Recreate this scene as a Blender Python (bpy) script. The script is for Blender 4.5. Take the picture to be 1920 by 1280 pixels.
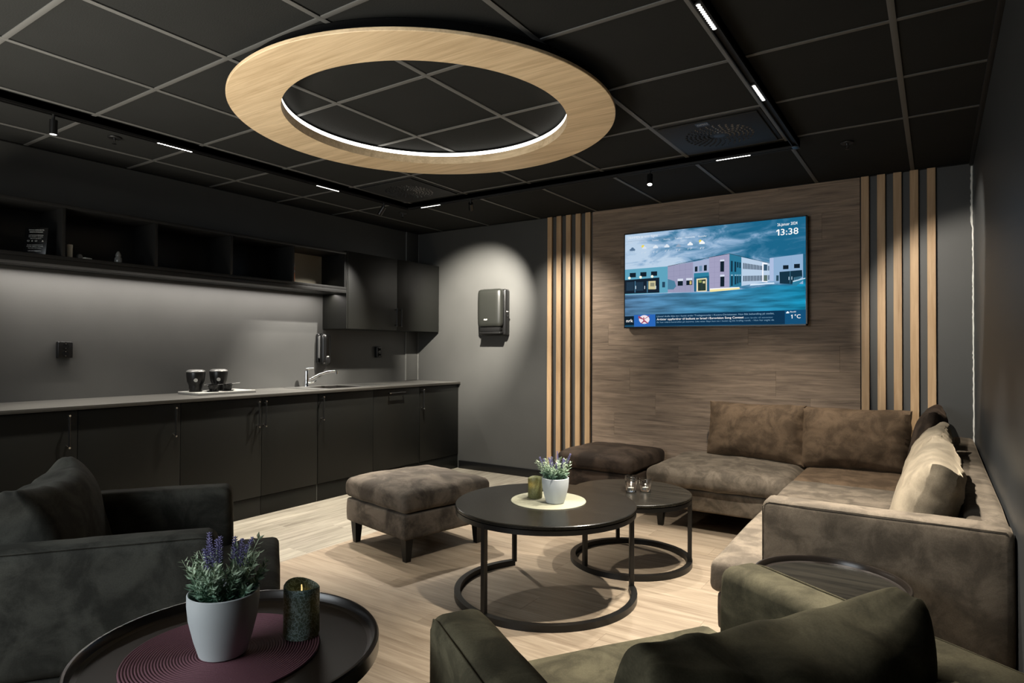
import bpy, bmesh, math, random
from mathutils import Vector, Matrix, noise
for _o in list(bpy.data.objects): bpy.data.objects.remove(_o)
S = bpy.context.scene
COL = S.collection
PI = math.pi
R = math.radians

# ------------------------------------------------------------------ camera
CZ = 1.2188
def make_camera():
    f, yaw, pitch, roll = 1191.98, .5887, .0131, .0045
    c, s = math.cos(yaw), math.sin(yaw)
    fw = Vector((-s*math.cos(pitch), c*math.cos(pitch), math.sin(pitch)))
    rt = Vector((c, s, 0)); up = rt.cross(fw)
    r2 = rt*math.cos(roll)+up*math.sin(roll); u2 = -rt*math.sin(roll)+up*math.cos(roll)
    cam = bpy.data.cameras.new('camera'); o = bpy.data.objects.new('camera', cam); COL.objects.link(o)
    m = Matrix(((r2.x, u2.x, -fw.x, 0), (r2.y, u2.y, -fw.y, 0), (r2.z, u2.z, -fw.z, CZ), (0, 0, 0, 1)))
    o.matrix_world = m
    cam.sensor_width = 36; cam.lens = 36*f/1920; cam.clip_start = .05
    S.camera = o
make_camera()

# ------------------------------------------------------------------ world, exposure, lights
W = bpy.data.worlds.new('world'); S.world = W; W.use_nodes = True
W.node_tree.nodes['Background'].inputs[0].default_value = (.92, .97, 1, 1)
W.node_tree.nodes['Background'].inputs[1].default_value = 0.12
S.view_settings.view_transform = 'Standard'; S.view_settings.look = 'None'
S.view_settings.exposure = 0; S.view_settings.gamma = 1; S.view_settings.use_curve_mapping = False
S.cycles.use_denoising = True
S.cycles.sample_clamp_indirect = 3.0
S.cycles.max_bounces = 10; S.cycles.diffuse_bounces = 4
S.cycles.caustics_reflective = False; S.cycles.caustics_refractive = False

WARM = (1, .86, .68); NEUT = (1, .93, .82)
def spot(name, loc, target, power, angle=70, blend=.5, col=NEUT, rad=.012):
    l = bpy.data.lights.new(name, 'SPOT'); l.energy = power; l.spot_size = R(angle); l.spot_blend = blend
    l.color = col; l.shadow_soft_size = rad
    o = bpy.data.objects.new(name, l); COL.objects.link(o); o.location = loc
    o.rotation_euler = (Vector(target)-Vector(loc)).to_track_quat('-Z', 'Y').to_euler()
    return o
def area(name, loc, sx, sy, power, col=NEUT, rot=(0, 0, 0), spread=160):
    l = bpy.data.lights.new(name, 'AREA'); l.shape = 'RECTANGLE'; l.size = sx; l.size_y = sy
    l.energy = power; l.color = col; l.spread = R(spread)
    o = bpy.data.objects.new(name, l); COL.objects.link(o); o.location = loc; o.rotation_euler = rot
    return o
TZ = 2.42          # underside of the lighting track
TXL, TYF, TXR = -3.787, 4.045, -.685

# linear modules of the lighting track (x, y, runs along) and their light
MODULES = [(TXL, 2.03, 'y'), (TXL, 3.18, 'y'), (-3.53, TYF, 'x'), (-1.05, TYF, 'x'), (TXR, 2.28, 'y'), (TXR, 3.09, 'y')]
MODPOW = [170, 280, 400, 200, 350, 380]
for (x, y, d), p in zip(MODULES, MODPOW):
    spot('track_light', (x, y, TZ-.012), (x, y, 0), p, 96 if d == 'x' else 74, .55, NEUT, .03)
# swivel spots of the track: (x, y, target, power, angle)
SPOTS = [(TXL, 1.40, (TXL-.1, 1.42, 0), 60, 60), (TXL, 3.76, (-4.69, 3.55, 1.15), 60, 50),
         (-3.105, TYF, (-3.84, 5.17, 1.62), 950, 58), (-1.594, TYF, (-1.35, 3.3, .4), 130, 60)]
for x, y, t, p, a in SPOTS:
    d = (Vector(t)-Vector((x, y, TZ-.04))).normalized()
    spot('swivel_spot_light', Vector((x, y, TZ-.04))+d*.085, t, p, a, .85, NEUT, .015)
spot('slat_fill_spot', (-3.10, TYF, TZ-.11), (-2.80, 5.17, 1.45), 170, 56, 1, NEUT, .02)  # extra spot added beside the dispenser lamp to brighten the left slats
spot('corner_light', (TXR, 3.3, TZ-.01), (.2, 4.85, 1.5), 240, 44, .5, NEUT, .02)
spot('sink_light', (-3.53, TYF, TZ-.012), (-4.69, 3.62, 1.15), 330, 42, .8, (1, .94, .86), .02)
# unseen fills added behind the camera: ring uplight, cool light from the left
area('rear_up_fill', (-3.0, -.8, .30), 2.2, 1.0, 95, (1, .93, .80), (R(155), 0, R(-12)), 100)
area('rear_cool_fill', (-2.1, -1.45, 1.75), 2.2, 1.3, 42, (.90, .96, 1), (R(66), 0, R(-8)), 130)
# LED strip under the open shelf
area('shelf_strip_light', (-4.54, 2.62, 1.712), .012, 2.5, 25, (1, .93, .86), (0, 0, 0), 170)
# LED band inside the ring lamp

# ------------------------------------------------------------------ materials
def nt(name):
    m = bpy.data.materials.new(name); m.use_nodes = True
    return m, m.node_tree.nodes, m.node_tree.links, m.node_tree.nodes['Principled BSDF']
def col4(c): return (c[0], c[1], c[2], 1)
def plain(name, c, rough=.5, metal=0, spec=.5, bump=0, bscale=200, **kw):
    m, n, l, b = nt(name)
    b.inputs['Base Color'].default_value = col4(c); b.inputs['Roughness'].default_value = rough
    b.inputs['Metallic'].default_value = metal; b.inputs['Specular IOR Level'].default_value = spec
    tc = n.new('ShaderNodeTexCoord'); ns = n.new('ShaderNodeTexNoise'); ns.inputs['Scale'].default_value = bscale
    l.new(tc.outputs['Object'], ns.inputs['Vector'])
    mx = n.new('ShaderNodeMix'); mx.data_type = 'RGBA'; mx.inputs['A'].default_value = col4([v*.88 for v in c]); mx.inputs['B'].default_value = col4([min(1, v*1.1) for v in c])
    n2 = n.new('ShaderNodeTexNoise'); n2.inputs['Scale'].default_value = 4; l.new(tc.outputs['Object'], n2.inputs['Vector'])
    l.new(n2.outputs['Fac'], mx.inputs['Factor']); l.new(mx.outputs['Result'], b.inputs['Base Color'])
    if bump:
        bp = n.new('ShaderNodeBump'); bp.inputs['Strength'].default_value = bump; bp.inputs['Distance'].default_value = .002
        l.new(ns.outputs['Fac'], bp.inputs['Height']); l.new(bp.outputs['Normal'], b.inputs['Normal'])
    for k, v in kw.items(): b.inputs[k].default_value = v
    return m
def emit(name, c, s):
    m = bpy.data.materials.new(name); m.use_nodes = True; n = m.node_tree.nodes; n.clear()
    e = n.new('ShaderNodeEmission'); o = n.new('ShaderNodeOutputMaterial'); e.inputs[0].default_value = col4(c); e.inputs[1].default_value = s
    m.node_tree.links.new(e.outputs[0], o.inputs[0]); return m
def wood(name, c1, c2, axis, rough=.45, scale=1., contrast=1., var=.25, bump=.15, spec=.4):
    """grain along axis; every board shifts the grain and its tone by its own random number"""
    m, n, l, b = nt(name)
    tc = n.new('ShaderNodeTexCoord'); oi = n.new('ShaderNodeObjectInfo')
    va = n.new('ShaderNodeVectorMath'); va.operation = 'MULTIPLY_ADD'
    cb = n.new('ShaderNodeCombineXYZ')
    for k in range(3): l.new(oi.outputs['Random'], cb.inputs[k])
    va.inputs[1].default_value = (37, 23, 51); l.new(cb.outputs[0], va.inputs[0]); l.new(tc.outputs['Object'], va.inputs[2])
    mp = n.new('ShaderNodeMapping'); sc = [14*scale]*3; sc['xyz'.index(axis)] = 1.1*scale; mp.inputs['Scale'].default_value = sc
    l.new(va.outputs[0], mp.inputs['Vector'])
    n1 = n.new('ShaderNodeTexNoise'); n1.inputs['Scale'].default_value = 1.6; n1.inputs['Detail'].default_value = 6; n1.inputs['Roughness'].default_value = .62; n1.inputs['Distortion'].default_value = .6
    l.new(mp.outputs[0], n1.inputs['Vector'])
    mp2 = n.new('ShaderNodeMapping'); sc2 = [90*scale]*3; sc2['xyz'.index(axis)] = 2.2*scale; mp2.inputs['Scale'].default_value = sc2
    l.new(va.outputs[0], mp2.inputs['Vector'])
    n2 = n.new('ShaderNodeTexNoise'); n2.inputs['Scale'].default_value = 1.3; n2.inputs['Detail'].default_value = 3; l.new(mp2.outputs[0], n2.inputs['Vector'])
    ma = n.new('ShaderNodeMath'); ma.operation = 'MULTIPLY_ADD'; ma.inputs[1].default_value = .45; l.new(n2.outputs['Fac'], ma.inputs[0]); l.new(n1.outputs['Fac'], ma.inputs[2])
    mr = n.new('ShaderNodeMapRange'); mr.inputs['From Min'].default_value = .72-.28/contrast; mr.inputs['From Max'].default_value = .72+.28/contrast
    l.new(ma.outputs[0], mr.inputs['Value'])
    mx = n.new('ShaderNodeMix'); mx.data_type = 'RGBA'; mx.inputs['A'].default_value = col4(c1); mx.inputs['B'].default_value = col4(c2)
    l.new(mr.outputs[0], mx.inputs['Factor'])
    hs = n.new('ShaderNodeHueSaturation'); m2 = n.new('ShaderNodeMapRange'); m2.inputs['To Min'].default_value = 1-var; m2.inputs['To Max'].default_value = 1+var
    l.new(oi.outputs['Random'], m2.inputs['Value']); l.new(m2.outputs[0], hs.inputs['Value']); l.new(mx.outputs['Result'], hs.inputs['Color'])
    l.new(hs.outputs[0], b.inputs['Base Color']); b.inputs['Roughness'].default_value = rough; b.inputs['Specular IOR Level'].default_value = spec
    if bump:
        bp = n.new('ShaderNodeBump'); bp.inputs['Strength'].default_value = bump; bp.inputs['Distance'].default_value = .001
        l.new(ma.outputs[0], bp.inputs['Height']); l.new(bp.outputs[0], b.inputs['Normal'])
    return m
def velvet(name, c, lo=.55, hi=1.7, sheen=.35, scale=5.):
    m, n, l, b = nt(name)
    tc = n.new('ShaderNodeTexCoord')
    n1 = n.new('ShaderNodeTexNoise'); n1.inputs['Scale'].default_value = scale; n1.inputs['Detail'].default_value = 5; n1.inputs['Roughness'].default_value = .62; n1.inputs['Distortion'].default_value = .5
    n2 = n.new('ShaderNodeTexNoise'); n2.inputs['Scale'].default_value = 260; n2.inputs['Detail'].default_value = 2
    for q in (n1, n2): l.new(tc.outputs['Object'], q.inputs['Vector'])
    mr = n.new('ShaderNodeMapRange'); mr.inputs['From Min'].default_value = .36; mr.inputs['From Max'].default_value = .66; mr.interpolation_type = 'SMOOTHSTEP'
    l.new(n1.outputs['Fac'], mr.inputs['Value'])
    mx = n.new('ShaderNodeMix'); mx.data_type = 'RGBA'; mx.inputs['A'].default_value = col4([v*lo for v in c]); mx.inputs['B'].default_value = col4([min(1, v*hi) for v in c])
    l.new(mr.outputs[0], mx.inputs['Factor'])
    m3 = n.new('ShaderNodeMapRange'); m3.inputs['To Min'].default_value = .75; m3.inputs['To Max'].default_value = 1.25; l.new(n2.outputs['Fac'], m3.inputs['Value'])
    hs = n.new('ShaderNodeHueSaturation'); l.new(m3.outputs[0], hs.inputs['Value']); l.new(mx.outputs['Result'], hs.inputs['Color']); l.new(hs.outputs[0], b.inputs['Base Color'])
    b.inputs['Roughness'].default_value = .85; b.inputs['Specular IOR Level'].default_value = .15
    b.inputs['Sheen Weight'].default_value = sheen; b.inputs['Sheen Roughness'].default_value = .4; b.inputs['Sheen Tint'].default_value = col4([min(1, v*5) for v in c])
    bp = n.new('ShaderNodeBump'); bp.inputs['Strength'].default_value = .25; bp.inputs['Distance'].default_value = .004
    n4 = n.new('ShaderNodeTexNoise'); n4.inputs['Scale'].default_value = 14; n4.inputs['Detail'].default_value = 4; n4.inputs['Distortion'].default_value = .4; l.new(tc.outputs['Object'], n4.inputs['Vector'])
    l.new(n4.outputs['Fac'], bp.inputs['Height']); l.new(bp.outputs[0], b.inputs['Normal'])
    return m
M = {}
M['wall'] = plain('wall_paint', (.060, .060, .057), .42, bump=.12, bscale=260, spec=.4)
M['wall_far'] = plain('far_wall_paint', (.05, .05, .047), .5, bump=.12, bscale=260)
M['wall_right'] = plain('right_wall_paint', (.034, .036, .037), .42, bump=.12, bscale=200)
M['tile'] = plain('ceiling_tile', (.0175, .0182, .0178), .95, bump=.4, bscale=160, spec=.1)
M['tee'] = plain('ceiling_tee', (.085, .085, .082), .6)
M['black'] = plain('black_metal', (.006, .006, .006), .5)
M['track'] = plain('track_black', (.003, .003, .003), .6, spec=.3)
M['cab'] = plain('cabinet_black', (.0058, .0060, .0050), .45, bump=.1, bscale=300, spec=.25)
M['shelfm'] = plain('shelf_black', (.008, .008, .0078), .42, spec=.35)
M['gap'] = plain('gap_black', (.002, .002, .002), .8, spec=.1)
M['edge'] = plain('pale_edge', (.16, .16, .15), .5)
M['gloss'] = plain('gloss_black', (.006, .006, .0062), .3, spec=.35)
M['plastic'] = plain('black_plastic', (.005, .005, .005), .3, spec=.35)
M['handle'] = plain('handle_black', (.008, .008, .008), .25)
M['stud'] = plain('bright_steel', (.75, .75, .72), .25, 1)
M['chrome'] = plain('chrome', (.8, .8, .8), .08, 1)
M['steel'] = plain('brushed_steel', (.55, .55, .53), .28, 1)
M['basin'] = plain('basin_steel', (.16, .15, .14), .35, 1)
M['tabletop'] = wood('black_stained_oak', (.0045, .0042, .0032), (.0095, .0086, .0068), 'x', .27, 1.4, 1, 0, .10, .2)
M['tray'] = plain('brown_lacquer', (.009, .0058, .0038), .38, spec=.25)
M['slate'] = wood('dark_worn_wood', (.005, .0047, .0037), (.018, .016, .012), 'x', .27, 1.8, 1.6, 0, .15, .28)
M['frame'] = plain('table_frame', (.006, .0056, .005), .33, spec=.35)
M['footwood'] = plain('dark_foot', (.006, .0055, .0045), .4, spec=.3)
M['worktop'] = plain('worktop_laminate', (.075, .073, .067), .30, bump=.25, bscale=400)
M['wt_edge'] = plain('worktop_edge', (.022, .020, .016), .5, bump=.4, bscale=500)
M['floorL'] = wood('lounge_floor_oak', (.165, .122, .082), (.325, .262, .19), 'x', .42, 1.15, 1.25, .08, .10)
M['floorK'] = wood('kitchen_floor_oak', (.14, .122, .094), (.34, .31, .25), 'y', .42, 1.15, 1.3, .08, .10)
M['panel'] = wood('wall_panel_wood', (.098, .069, .047), (.29, .212, .150), 'x', .6, 1.5, 1.2, .10, .35)
M['oak'] = wood('oak_slat', (.30, .185, .09), (.50, .345, .20), 'z', .5, 1.1, 1, .08, .12)
M['ringoak'] = wood('ring_oak', (.44, .315, .18), (.74, .58, .38), 'x', .5, 1.0, 1.1, 0, .1)
M['sofa'] = velvet('taupe_velvet', (.114, .093, .070), .66, 1.32, .2, 10)
M['sofacush'] = velvet('brown_velvet_cushion', (.106, .072, .045), .68, 1.32, .25, 9)
M['beigecush'] = velvet('beige_velvet_cushion', (.165, .138, .100), .75, 1.25, .3, 6)
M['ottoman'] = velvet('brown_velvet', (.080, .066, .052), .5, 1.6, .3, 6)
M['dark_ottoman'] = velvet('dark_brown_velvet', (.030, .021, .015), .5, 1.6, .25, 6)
M['olive'] = velvet('olive_velvet', (.090, .080, .050), .65, 1.4, .10, 8)
M['teal'] = velvet('grey_green_velvet', (.037, .037, .031), .6, 1.5, .12, 7)
M['pot'] = plain('grey_ceramic', (.44, .465, .47), .5)
M['soil'] = plain('soil', (.012, .009, .007), .9)
M['lens'] = emit('lamp_lens', (1, .97, .9), 6)
M['ledband'] = emit('led_band', (1, .96, .88), 5)
M['flame'] = emit('flame_tip', (1, .72, .28), 1.1)
M['tealight'] = emit('lit_wax', (1, .93, .75), 1.6)
M['matred'] = plain('burgundy_weave', (.125, .047, .062), .75, bump=.3, bscale=500)
M['matcream'] = plain('cream_weave', (.25, .245, .175), .75, bump=.3, bscale=500)
M['white'] = plain('white_plastic', (.62, .62, .58), .5)
M['caulk'] = plain('white_caulk', (.75, .75, .70), .6)
M['orange'] = plain('orange_card', (.50, .12, .03), .5)
M['paper'] = plain('paper', (.55, .52, .45), .8)
M['lidgrey'] = plain('grey_lid', (.12, .12, .115), .3, .3)
m, n, l, b = nt('clear_glass'); b.inputs['Base Color'].default_value = (1, 1, 1, 1); b.inputs['Roughness'].default_value = .02; b.inputs['Transmission Weight'].default_value = 1; b.inputs['IOR'].default_value = 1.45; M['glass'] = m
def veins(name, base, vein, glow=None):
    m, n, l, b = nt(name)
    tc = n.new('ShaderNodeTexCoord'); ns = n.new('ShaderNodeTexNoise'); ns.inputs['Scale'].default_value = 30; ns.inputs['Detail'].default_value = 3
    l.new(tc.outputs['Object'], ns.inputs['Vector'])
    mv = n.new('ShaderNodeMix'); mv.data_type = 'VECTOR'; mv.inputs['Factor'].default_value = .12; l.new(tc.outputs['Object'], mv.inputs['A']); l.new(ns.outputs['Color'], mv.inputs['B'])
    vo = n.new('ShaderNodeTexVoronoi'); vo.feature = 'DISTANCE_TO_EDGE'; vo.inputs['Scale'].default_value = 62; l.new(mv.outputs['Result'], vo.inputs['Vector'])
    mr = n.new('ShaderNodeMapRange'); mr.inputs['From Min'].default_value = .01; mr.inputs['From Max'].default_value = .12; l.new(vo.outputs['Distance'], mr.inputs['Value'])
    mx = n.new('ShaderNodeMix'); mx.data_type = 'RGBA'; mx.inputs['A'].default_value = col4(vein); mx.inputs['B'].default_value = col4(base); l.new(mr.outputs[0], mx.inputs['Factor'])
    l.new(mx.outputs['Result'], b.inputs['Base Color']); b.inputs['Roughness'].default_value = .5
    tr = n.new('ShaderNodeBsdfTranslucent'); tr.inputs[0].default_value = (.6, .5, .16, 1); ms = n.new('ShaderNodeMixShader'); ms.inputs[0].default_value = .12
    out = n['Material Output']; l.new(b.outputs[0], ms.inputs[1]); l.new(tr.outputs[0], ms.inputs[2]); l.new(ms.outputs[0], out.inputs[0])
    return m
M['candle'] = veins('green_wax', (.05, .09, .078), (.30, .40, .38))
M['candle2'] = veins('olive_wax', (.075, .085, .035), (.17, .18, .08))
def leafmat(name, lo, hi, z0, z1):
    m, n, l, b = nt(name)
    tc = n.new('ShaderNodeTexCoord'); sp = n.new('ShaderNodeSeparateXYZ'); l.new(tc.outputs['Object'], sp.inputs[0])
    mr = n.new('ShaderNodeMapRange'); mr.inputs['From Min'].default_value = z0; mr.inputs['From Max'].default_value = z1; l.new(sp.outputs[2], mr.inputs['Value'])
    ns = n.new('ShaderNodeTexNoise'); ns.inputs['Scale'].default_value = 60; l.new(tc.outputs['Object'], ns.inputs['Vector'])
    ad = n.new('ShaderNodeMath'); ad.operation = 'MULTIPLY_ADD'; ad.inputs[1].default_value = .9; ad.inputs[2].default_value = -.45; l.new(ns.outputs['Fac'], ad.inputs[0])
    a2 = n.new('ShaderNodeMath'); a2.operation = 'ADD'; a2.use_clamp = True; l.new(ad.outputs[0], a2.inputs[0]); l.new(mr.outputs[0], a2.inputs[1])
    mx = n.new('ShaderNodeMix'); mx.data_type = 'RGBA'; mx.inputs['A'].default_value = col4(lo); mx.inputs['B'].default_value = col4(hi); l.new(a2.outputs[0], mx.inputs['Factor'])
    l.new(mx.outputs['Result'], b.inputs['Base Color']); b.inputs['Roughness'].default_value = .65; return m
M['leaf'] = leafmat('lavender_leaf', (.09, .21, .145), (.42, .50, .34), .11, .21)
M['floret'] = leafmat('lavender_floret', (.15, .14, .29), (.30, .26, .44), .2, .3)

# ------------------------------------------------------------------ mesh helpers
def BM(): return bmesh.new()
def add_box(bm, x0, x1, y0, y1, z0, z1, bev=0, seg=2, mat=None):
    r = bmesh.ops.create_cube(bm, size=1)
    vs = r['verts']
    for v in vs: v.co = Vector(((x0+x1)/2+v.co.x*(x1-x0), (y0+y1)/2+v.co.y*(y1-y0), (z0+z1)/2+v.co.z*(z1-z0)))
    if bev:
        es = list({e for v in vs for e in v.link_edges})
        r = bmesh.ops.bevel(bm, geom=es, offset=bev, segments=seg, affect='EDGES', profile=.5); vs = r['verts']
    return vs
def add_cyl(bm, p0, p1, r0, r1=None, n=16, cap=True):
    if r1 is None: r1 = r0
    p0, p1 = Vector(p0), Vector(p1); d = p1-p0
    q = d.to_track_quat('Z', 'Y').to_matrix().to_4x4()
    bmesh.ops.create_cone(bm, cap_ends=cap, segments=n, radius1=r0, radius2=r1, depth=d.length, matrix=Matrix.Translation((p0+p1)/2) @ q)
def add_lathe(bm, prof, n=48, c=(0, 0), cap=False):
    rings = []
    for r, z in prof:
        if r < 1e-5: rings.append([bm.verts.new((c[0], c[1], z))])
        else: rings.append([bm.verts.new((c[0]+r*math.cos(2*PI*k/n), c[1]+r*math.sin(2*PI*k/n), z)) for k in range(n)])
    for a, b in zip(rings, rings[1:]):
        for k in range(n):
            k2 = (k+1) % n
            if len(a) == 1 and len(b) == 1: continue
            if len(a) == 1: bm.faces.new((a[0], b[k2], b[k]))
            elif len(b) == 1: bm.faces.new((a[k], a[k2], b[0]))
            else: bm.faces.new((a[k], a[k2], b[k2], b[k]))
    return rings
def add_tube(bm, pts, r, n=10, closed=False, sq=False):
    pts = [Vector(p) for p in pts]; N = len(pts); rings = []
    for i, p in enumerate(pts):
        a = pts[(i-1) % N] if (closed or i > 0) else p; b = pts[(i+1) % N] if (closed or i < N-1) else p
        t = (b-a).normalized(); up = Vector((0, 0, 1)) if abs(t.z) < .95 else Vector((1, 0, 0))
        s = t.cross(up).normalized(); u = s.cross(t)
        rr = r[i] if isinstance(r, (list, tuple)) else r
        if sq: rings.append([bm.verts.new(p+s*rr*a_+u*rr*b_) for a_, b_ in ((-1, -1), (1, -1), (1, 1), (-1, 1))])
        else: rings.append([bm.verts.new(p+s*rr*math.cos(2*PI*k/n)+u*rr*math.sin(2*PI*k/n)) for k in range(n)])
    m = len(rings[0])
    for i in range(N if closed else N-1):
        a, b = rings[i], rings[(i+1) % N]
        for k in range(m): bm.faces.new((a[k], a[(k+1) % m], b[(k+1) % m], b[k]))
    if not closed: bm.faces.new(rings[0][::-1]); bm.faces.new(rings[-1])
def add_prism(bm, poly, z0, z1, bev=0, seg=3):
    lo = [bm.verts.new((x, y, z0)) for x, y in poly]; hi = [bm.verts.new((x, y, z1)) for x, y in poly]
    n = len(poly); fs = [bm.faces.new(lo[::-1]), bm.faces.new(hi)]
    for k in range(n): fs.append(bm.faces.new((lo[k], lo[(k+1) % n], hi[(k+1) % n], hi[k])))
    if bev: bmesh.ops.bevel(bm, geom=list({e for f in fs for e in f.edges}), offset=bev, segments=seg, affect='EDGES', profile=.5)
def softbox(bm, x0, x1, y0, y1, z0, z1, r=.03, crown=.01, side=.006, cuts=14, wr=.002, seed=0, sag=0):
    """upholstered block: rounded edges, domed top, slightly bellied sides, faint creases"""
    s = bmesh.ops.create_cube(bm, size=2)['verts']
    es = list({e for v in s for e in v.link_edges})
    g = bmesh.ops.subdivide_edges(bm, edges=es, cuts=cuts, use_grid_fill=True)
    vs = list(bm.verts)
    hx, hy, hz = (x1-x0)/2, (y1-y0)/2, (z1-z0)/2; c = Vector(((x0+x1)/2, (y0+y1)/2, (z0+z1)/2))
    r = min(r, hx*.98, hy*.98, hz*.98)
    def warp(t, h):   # crowd the grid towards the edges so the rounding gets enough points
        a = abs(t); k = .72; e = 1-r/h
        a2 = a/k*e if a < k else e+(a-k)/(1-k)*(1-e)
        return math.copysign(a2, t)*h
    for v in vs:
        a, b_, c_ = v.co
        p = Vector((warp(a, hx), warp(b_, hy), warp(c_, hz)))
        q = Vector((max(-hx+r, min(hx-r, p.x)), max(-hy+r, min(hy-r, p.y)), max(-hz+r, min(hz-r, p.z))))
        d = p-q
        if d.length > 1e-7: p = q+d.normalized()*r
        u, w, t = p.x/hx, p.y/hy, p.z/hz
        f = max(0, 1-u**4)*max(0, 1-w**4)
        if p.z > 0: p.z += crown*f*t - sag*f*t
        sd = (1-t*t)*side
        p.x += u*sd; p.y += w*sd
        if wr:
            nv = noise.noise_vector((p+c)*7+Vector((seed, seed*1.7, 0))); p += Vector(nv)*wr
            n2 = noise.noise((p+c)*Vector((22, 22, 22)).x+Vector((seed*3., 0, 0)) if False else (p+c)*18); p.z += n2*wr*.5
        v.co = p+c
def pillow(bm, w, h, t, edge=.05, pinch=.06, wr=.006, seed=0, cuts=22, ear=.0, sag=0.):
    """back cushion standing upright: width x, thickness y, height z (0..h), corners standing proud"""
    s = bmesh.ops.create_cube(bm, size=2)['verts']
    es = list({e for v in s for e in v.link_edges})
    g = bmesh.ops.subdivide_edges(bm, edges=es, cuts=cuts, use_grid_fill=True)
    vs = list(bm.verts)
    for v in vs:
        a, b_, c_ = v.co
        f = (max(0, 1-abs(a)**2.6)*max(0, 1-abs(c_)**2.6))**.55
        x = w/2*a*(1-pinch*(1-c_*c_)*.9); z = h/2*c_*(1-pinch*(1-a*a))
        if c_ > 0: z -= sag*(1-a*a)*c_
        y = b_*(edge/2+(t-edge)/2*f)
        if abs(abs(a)-1) < 1e-6 or abs(abs(c_)-1) < 1e-6:   # belly of the gusset
            k = (1-b_*b_)
            if abs(abs(a)-1) < 1e-6: x += math.copysign(.012*k, a)
            if abs(abs(c_)-1) < 1e-6: z += math.copysign(.010*k, c_)
        p = Vector((x, y, z+h/2))
        e = max(abs(a), abs(c_))**3
        q = Vector((a*4, c_*4, b_*.6+seed*5))
        ang = math.atan2(c_, a)
        wv = math.sin(ang*23+seed+4*noise.noise(q))*e*(1-e*.6)
        p += Vector(noise.noise_vector(q))*wr + Vector((0, math.copysign(1, b_) if abs(b_) > .5 else 0, 0))*wv*wr*.9
        v.co = p
    return list(vs)
def obj(name, bm, mat, parent=None, smooth=True, mods=(), angle=40):
    me = bpy.data.meshes.new(name); bmesh.ops.recalc_face_normals(bm, faces=bm.faces[:]); bm.to_mesh(me); bm.free()
    if isinstance(mat, (list, tuple)):
        for q in mat: me.materials.append(q)
    else: me.materials.append(mat)
    if smooth:
        me.shade_smooth()
        if angle: me.set_sharp_from_angle(angle=R(angle))
    o = bpy.data.objects.new(name, me); COL.objects.link(o)
    if parent: o.parent = parent
    return o
def boxo(name, mat, parent, *a, bev=.0015, **k):
    bm = BM(); add_box(bm, *a, bev=bev, **k); return obj(name, bm, mat, parent)
def tag(o, label, cat, group=None, kind=None):
    if label: o['label'] = label
    if cat: o['category'] = cat
    if group: o['group'] = group
    if kind: o['kind'] = kind
    return o
def thing(name, label, cat, loc=(0, 0, 0), rotz=0, group=None):
    o = bpy.data.objects.new(name, None); COL.objects.link(o); o.empty_display_size = .1
    o.location = loc; o.rotation_euler = (0, 0, rotz)
    return tag(o, label, cat, group)
def dup(root, loc, rotz=None, label=None, group=None):
    r = root.copy(); COL.objects.link(r); r.location = loc
    if rotz is not None: r.rotation_euler = (0, 0, rotz)
    if label: r['label'] = label
    if group: r['group'] = group
    for ch in list(root.children):
        c = ch.copy(); COL.objects.link(c); c.parent = r
        for g in ch.children:
            d = g.copy(); COL.objects.link(d); d.parent = c
    return r
def struct(o): o['kind'] = 'structure'; return o
def place(o, loc, rot=(0, 0, 0)): o.location = loc; o.rotation_euler = rot; return o
def text_mesh(name, body, size, mat, parent, bold=False, extrude=0, width=None, height=None):
    cu = bpy.data.curves.new(name, 'FONT'); cu.body = body; cu.size = size; cu.extrude = extrude; cu.resolution_u = 3
    if bold: cu.offset = .006*size
    t = bpy.data.objects.new(name, cu); COL.objects.link(t)
    dg = bpy.context.evaluated_depsgraph_get(); me = bpy.data.meshes.new_from_object(t.evaluated_get(dg))
    bpy.data.objects.remove(t)
    xs = [v.co.x for v in me.vertices]; ys = [v.co.y for v in me.vertices]
    sx = width/(max(xs)-min(xs)) if width else 1; sy = height/(max(ys)) if height else 1
    x0 = min(xs)
    for v in me.vertices: v.co.x = (v.co.x-x0)*sx; v.co.y *= sy
    me.materials.clear(); me.materials.append(mat)
    o = bpy.data.objects.new(name, me); COL.objects.link(o); o.parent = parent
    return o
M['ribwhite'] = plain('rib_pale', (.26, .26, .24), .45)
M['ribgrey'] = plain('rib_grey', (.10, .10, .095), .5)
M['badge'] = plain('pale_badge', (.20, .20, .19), .5)
M['signtext'] = plain('sign_print', (.6, .6, .56), .6)
M['ledoff'] = emit('led_strip_glow', (1, .93, .84), 3)
M['refill'] = plain('milky_refill', (.15, .15, .145), .35)
M['jarglass'] = plain('jar_glass', (.16, .16, .15), .12)
M['dispcover'] = plain('satin_black', (.009, .0095, .008), .36, .0, bump=.15, bscale=300)
M['trayrim'] = plain('tray_rim', (.012, .009, .007), .28)
M['litboard'] = plain('lit_beige_board', (.42, .38, .29), .7)
M['ventblack'] = plain('vent_black', (.008, .0085, .009), .6, spec=.25)

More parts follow.
